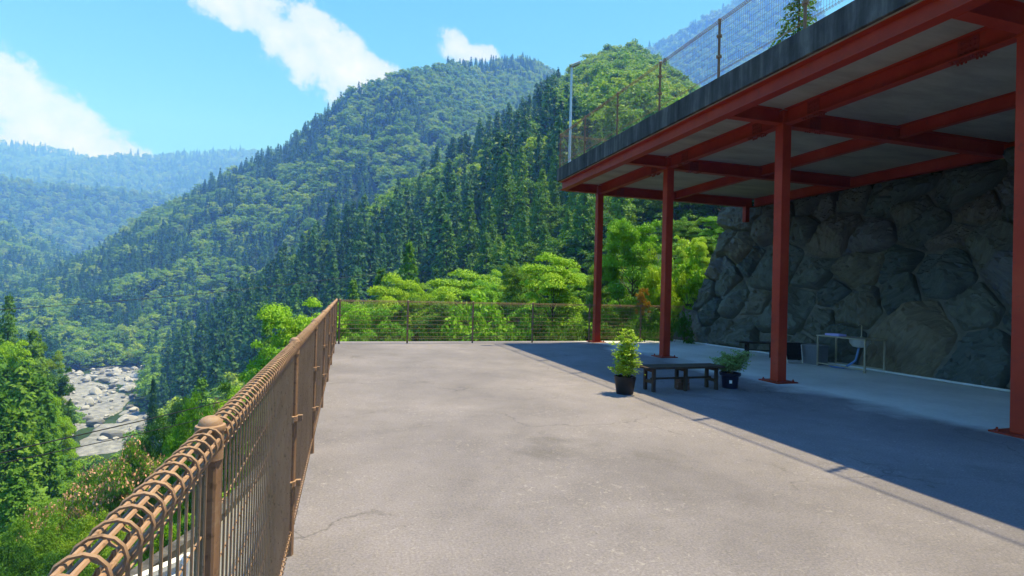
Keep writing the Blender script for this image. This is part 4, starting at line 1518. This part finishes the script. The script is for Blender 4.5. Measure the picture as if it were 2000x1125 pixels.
N_('broadleaf_tree', ('layer', 'bright', 6), 1405, 408, 42, 95, 'pale green spreading tree in the gap before the rock wall')
N_('broadleaf_tree', ('round', 'broad', 1), 1335, 405, 48, 90, 'grey-green tree behind the second red column')
N_('broadleaf_tree', ('round', 'yellow', 2), 1350, 440, 33, 90, 'yellow-green tree above the tangled shrub by the rock wall')
N_('broadleaf_tree', ('round', 'bright', 1), 1130, 500, 40, 120, 'green tree behind the right side of the layered tree')
# the bank left of the deck
N_('broadleaf_tree', ('round', 'bright', 2), 555, 625, 30, 160, 'bright green tree on the bank left of the fence corner')
N_('broadleaf_tree', ('round', 'deep', 1), 500, 690, 36, 130, 'green tree on the bank beside a bare-twigged conifer')
N_('cedar_tree', ('cedar', 'cedar_near', 4), 522, 610, 60, 90, 'grey-green thin cedar on the bank left of the fence')
N_('broadleaf_tree', ('layer', 'bright', 5), 455, 730, 34, 120, 'light green spreading tree above the rolled fence rail')
N_('broadleaf_tree', ('flat', 'bright', 11), 385, 770, 30, 150, 'wide flat green tree above the upper cable')
N_('silk_tree', ('flat', 'broad', 12), 420, 772, 34, 110, 'small pink-flowering silk tree close to the rail above the cables', flowers=.10)
N_('silk_tree', ('flat', 'broad', 11), 250, 868, 32, 190, 'silk tree with many pink blossoms under the cables', flowers=.10)
N_('silk_tree', ('flat', 'broad', 12), 190, 900, 36, 160, 'broad silk tree with pink blossoms farther down the bank', flowers=.10)
N_('silk_tree', ('flat', 'broad', 11), 310, 900, 33, 140, 'silk tree with pink blossoms nearest the rolled rail', flowers=.10)
N_('silk_tree', ('flat', 'broad', 12), 120, 960, 33, 140, 'silk tree with sparse pink blossoms low on the bank', flowers=.10)
N_('broadleaf_tree', ('flat', 'deep', 11), 320, 815, 42, 180, 'flat crowned green tree between the river stones and the cables')
N_('conifer_tree', ('cedar', 'cedar', 4), 300, 735, 100, 42, 'lone dark conifer beside the pale river stones')
N_('broadleaf_tree', ('round', 'deep', 2), 360, 745, 70, 90, 'rounded green tree right of the lone conifer')
N_('broadleaf_tree', ('flat', 'broad', 12), 55, 1000, 30, 200, 'spreading green tree in the lower corner of the bank')
N_('broadleaf_tree', ('flat', 'broad', 11), 190, 1005, 29, 190, 'leafy tree just below the silk trees')
N_('broadleaf_tree', ('flat', 'bright', 12), 330, 975, 26, 150, 'bright leafy tree seen through the fence bars')
N_('leafy_shrub', ('bush', 'bright', 9), 470, 870, 26, 110, 'bright bush behind the mesh above the road edge')
N_('leafy_shrub', ('bush', 'bright', 10), 430, 935, 24, 110, 'bright bush beside the road seen through the mesh')
N_('broadleaf_tree', ('round', 'deep', 1), 445, 800, 27, 140, 'deep green tree just beyond the near post cap')
N_('broadleaf_tree', ('flat', 'deep', 11), 110, 1085, 24, 200, 'lowest leafy tree at the near edge of the bank')
N_('leafy_shrub', ('bush', 'bright', 9), 250, 1060, 22, 150, 'bright bush at the foot of the near fence bay')
for k, (px, py, r, w, mt) in enumerate([(18, 574, 112, 80, 'cedar_near'), (66, 640, 105, 108, 'cedar_near'), (-34, 556, 96, 110, 'cedar_near'), (45, 700, 72, 148, 'cedar_near'),
                                        (98, 735, 92, 101, 'cedar_near'), (5, 760, 56, 140, 'cedar_near'), (82, 815, 60, 105, 'cedar_near'), (30, 910, 36, 150, 'cedar_near'), (-60, 760, 50, 140, 'cedar_near')]):
    N_('cedar_tree', ('cedar', mt, 3 + k % 2), px, py, r, w,
       ['bushy cedar rising at the left edge of the valley', 'bushy cedar beside the gap to the river', 'tallest bushy cedar cut by the left edge', 'bushy cedar midway down the left slope',
        'lower bushy cedar leaning toward the river stones', 'broad bushy cedar above the cables at the left edge', 'bushy cedar where the cables cross', 'broad bushy cedar under the cables at the left edge', 'bushy cedar mostly out of sight at the left edge'][k])
# the rest of the bank: leafy trees filling the slope between the deck and the river
gx, gy = np.meshgrid(np.arange(-60, 4, 5.6), np.arange(4, 70, 5.6))
for x, y in zip(gx.ravel(), gy.ravel()):
    x += rng.uniform(-2.2, 2.2); y += rng.uniform(-2.2, 2.2)
    r, a = math.hypot(x, y), math.degrees(math.atan2(x, y))
    if not (25 < r < 68 and -34 < a < -1.5) or (r < 30 and a > -11) or (a > -4 and r < 30): continue
    zb = ground(a, r).item() - .3
    lim = EYE + r * np.interp(a, [-34, -26.5, -24.5, -23, -16, -12, -9, -5, -1.5], [-.10, -.16, -.25, -.285, -.275, -.21, -.155, -.085, -.04])
    if a < -13 and r < 48: lim = min(lim, EYE - .37 * r)
    hh = min(rng.uniform(5.5, 9.5), lim - zb)
    if hh < 2.0: continue
    key = [('round', 'deep', 1), ('flat', 'deep', 11), ('flat', 'bright', 11), ('layer', 'deep', 6), ('flat', 'deep', 12), ('layer', 'broad', 5)][rng.integers(0, 6)]
    H, W, tm, cm, LV = near_proto(key)
    o = empty('broadleaf_tree', (x, y, zb), rng.uniform(0, 6.28))
    w_ = rng.uniform(6.5, 9) * (.75 + .25 * min(hh / 7, 1)); o.scale = (w_ / W, w_ / W, hh / H)
    tag(o, 'leafy tree crowding with its neighbours on the bank below the deck', 'tree', 'leafy trees crowding the bank')
    link('trunk', tm, o); link('crown', cm, o)
for px, py, r in ((10, 1110, 22), (360, 1060, 21), (300, 1015, 27), (20, 1050, 27), (170, 1120, 20)):
    N_('broadleaf_tree', ('flat', 'broad' if px > 200 else 'deep', 11 + px % 2), px, py, r, 190, 'leafy tree crowding the steep bank right below the deck', 'leafy trees at the foot of the bank')
N_('broadleaf_tree', ('round', 'deep', 1), 108, 690, 118, 80, 'rounded green tree at the mouth of the gap to the river')
N_('broadleaf_tree', ('layer', 'bright', 5), 112, 775, 88, 85, 'sunny spreading tree over the left bank of the river stones')
N_('broadleaf_tree', ('round', 'bright', 2), 60, 730, 74, 110, 'sunny round tree among bushy cedars on the left slope')
o = N_('broadleaf_tree', ('round', 'deep', 1), 1470, 250, 22.6, 200, 'unseen leafy tree added to shade the far end of the rock wall', base=4.6)  # out of view behind the slab, added to keep sun off the wall end
g_ = np.random.default_rng(9)
for px in range(690, 1420, 46):
    r = g_.uniform(30, 52)
    key = [('layer', 'bright', 5), ('round', 'deep', 2), ('layer', 'broad', 6), ('round', 'deep', 1), ('layer', 'yellow', 5), ('round', 'broad', 2)][g_.integers(0, 6)]
    N_('broadleaf_tree', key, px + g_.uniform(-14, 14), g_.uniform(505, 565) - max(0, px - 1150) * .28, r, g_.uniform(110, 170),
       'leafy tree in the green thicket some way behind the far fence', 'trees of the thicket behind the far fence')
N_('broadleaf_tree', ('round', 'deep', 1), 42, 628, 108, 90, 'rounded green tree between two bushy cedars at the left edge')
N_('broadleaf_tree', ('layer', 'broad', 6), 86, 668, 122, 75, 'pale green tree high at the mouth of the gap to the river')
N_('broadleaf_tree', ('layer', 'bright', 6), 12, 640, 82, 120, 'sunny layered tree under the tallest cedars at the left edge')
# small fir on the terrace
N_('fir_tree', ('fir', 'cedar_near', 21), 1562, -40, 10.6, 118, 'small fir with spreading boughs behind the terrace fence', base=ST)

# ------------------------------------------------------------------ river stones
def rock_mesh(seed):
    g = np.random.default_rng(seed)
    bm = bmesh.new(); bmesh.ops.create_icosphere(bm, subdivisions=3, radius=1)
    ns = [(unit(g.normal(size=3)), g.uniform(.55, .95)) for _ in range(9)]
    for v in bm.verts:
        p = np.array(v.co)
        for n, c in ns:
            q = p @ n
            if q > c: p = p - n * (q - c) * .85
        v.co = p * np.array([1.0, .8, .55])
    me = bpy.data.meshes.new('river_boulder'); bm.to_mesh(me); bm.free()
    return me


RM = []
for s_ in range(5):
    q = rock_mesh(70 + s_); q.materials.append(M['river_rock_dark'] if s_ == 4 else M['river_rock']); q.shade_smooth(); q.set_sharp_from_angle(angle=rad(30)); RM.append(q)
n = 0
while n < 290:
    a, r = rng.uniform(-25, -14.5), rng.uniform(240, 440)
    if rng.random() > (r / 462) ** 1.2: continue
    inpool = any(((a - p[0]) / p[2]) ** 2 + ((r - p[1]) / p[3]) ** 2 < .8 for p in pools)
    if inpool and rng.random() > .1: continue
    s = rng.choice([.7, 1.2, 2.0, 3.2], p=[.30, .38, .25, .07]) * rng.uniform(.8, 1.25)
    o = link('river_boulder', RM[rng.integers(0, 5)])
    o.location = (r * math.sin(rad(a)), r * math.cos(rad(a)), -54.9 + .2 * s); o.scale = (s * 1.25, s, s * 1.15); o.rotation_euler = (rng.normal() * .15, rng.normal() * .15, rng.uniform(0, 6.3))
    tag(o, 'weathered boulder among many others in the stony riverbed', 'boulder', 'boulders in the riverbed')
    n += 1

# ------------------------------------------------------------------ air
hz = bpy.data.materials.new('haze'); hz.use_nodes = True
nt = hz.node_tree; nt.nodes.clear()
pv = nt.nodes.new('ShaderNodeVolumePrincipled')
pv.inputs['Color'].default_value = (.13, .32, 1.0, 1)
pv.inputs['Absorption Color'].default_value = (1, 1, 1, 1)
pv.inputs['Density'].default_value = .00052
out = nt.nodes.new('ShaderNodeOutputMaterial'); nt.links.new(pv.outputs[0], out.inputs['Volume'])
d = MB(); d.box(-5300, 5300, -5300, 5300, -75, 1400)
o = d.build('haze', hz); tag(o, 'blue summer haze filling the valley', 'haze', None, 'stuff')
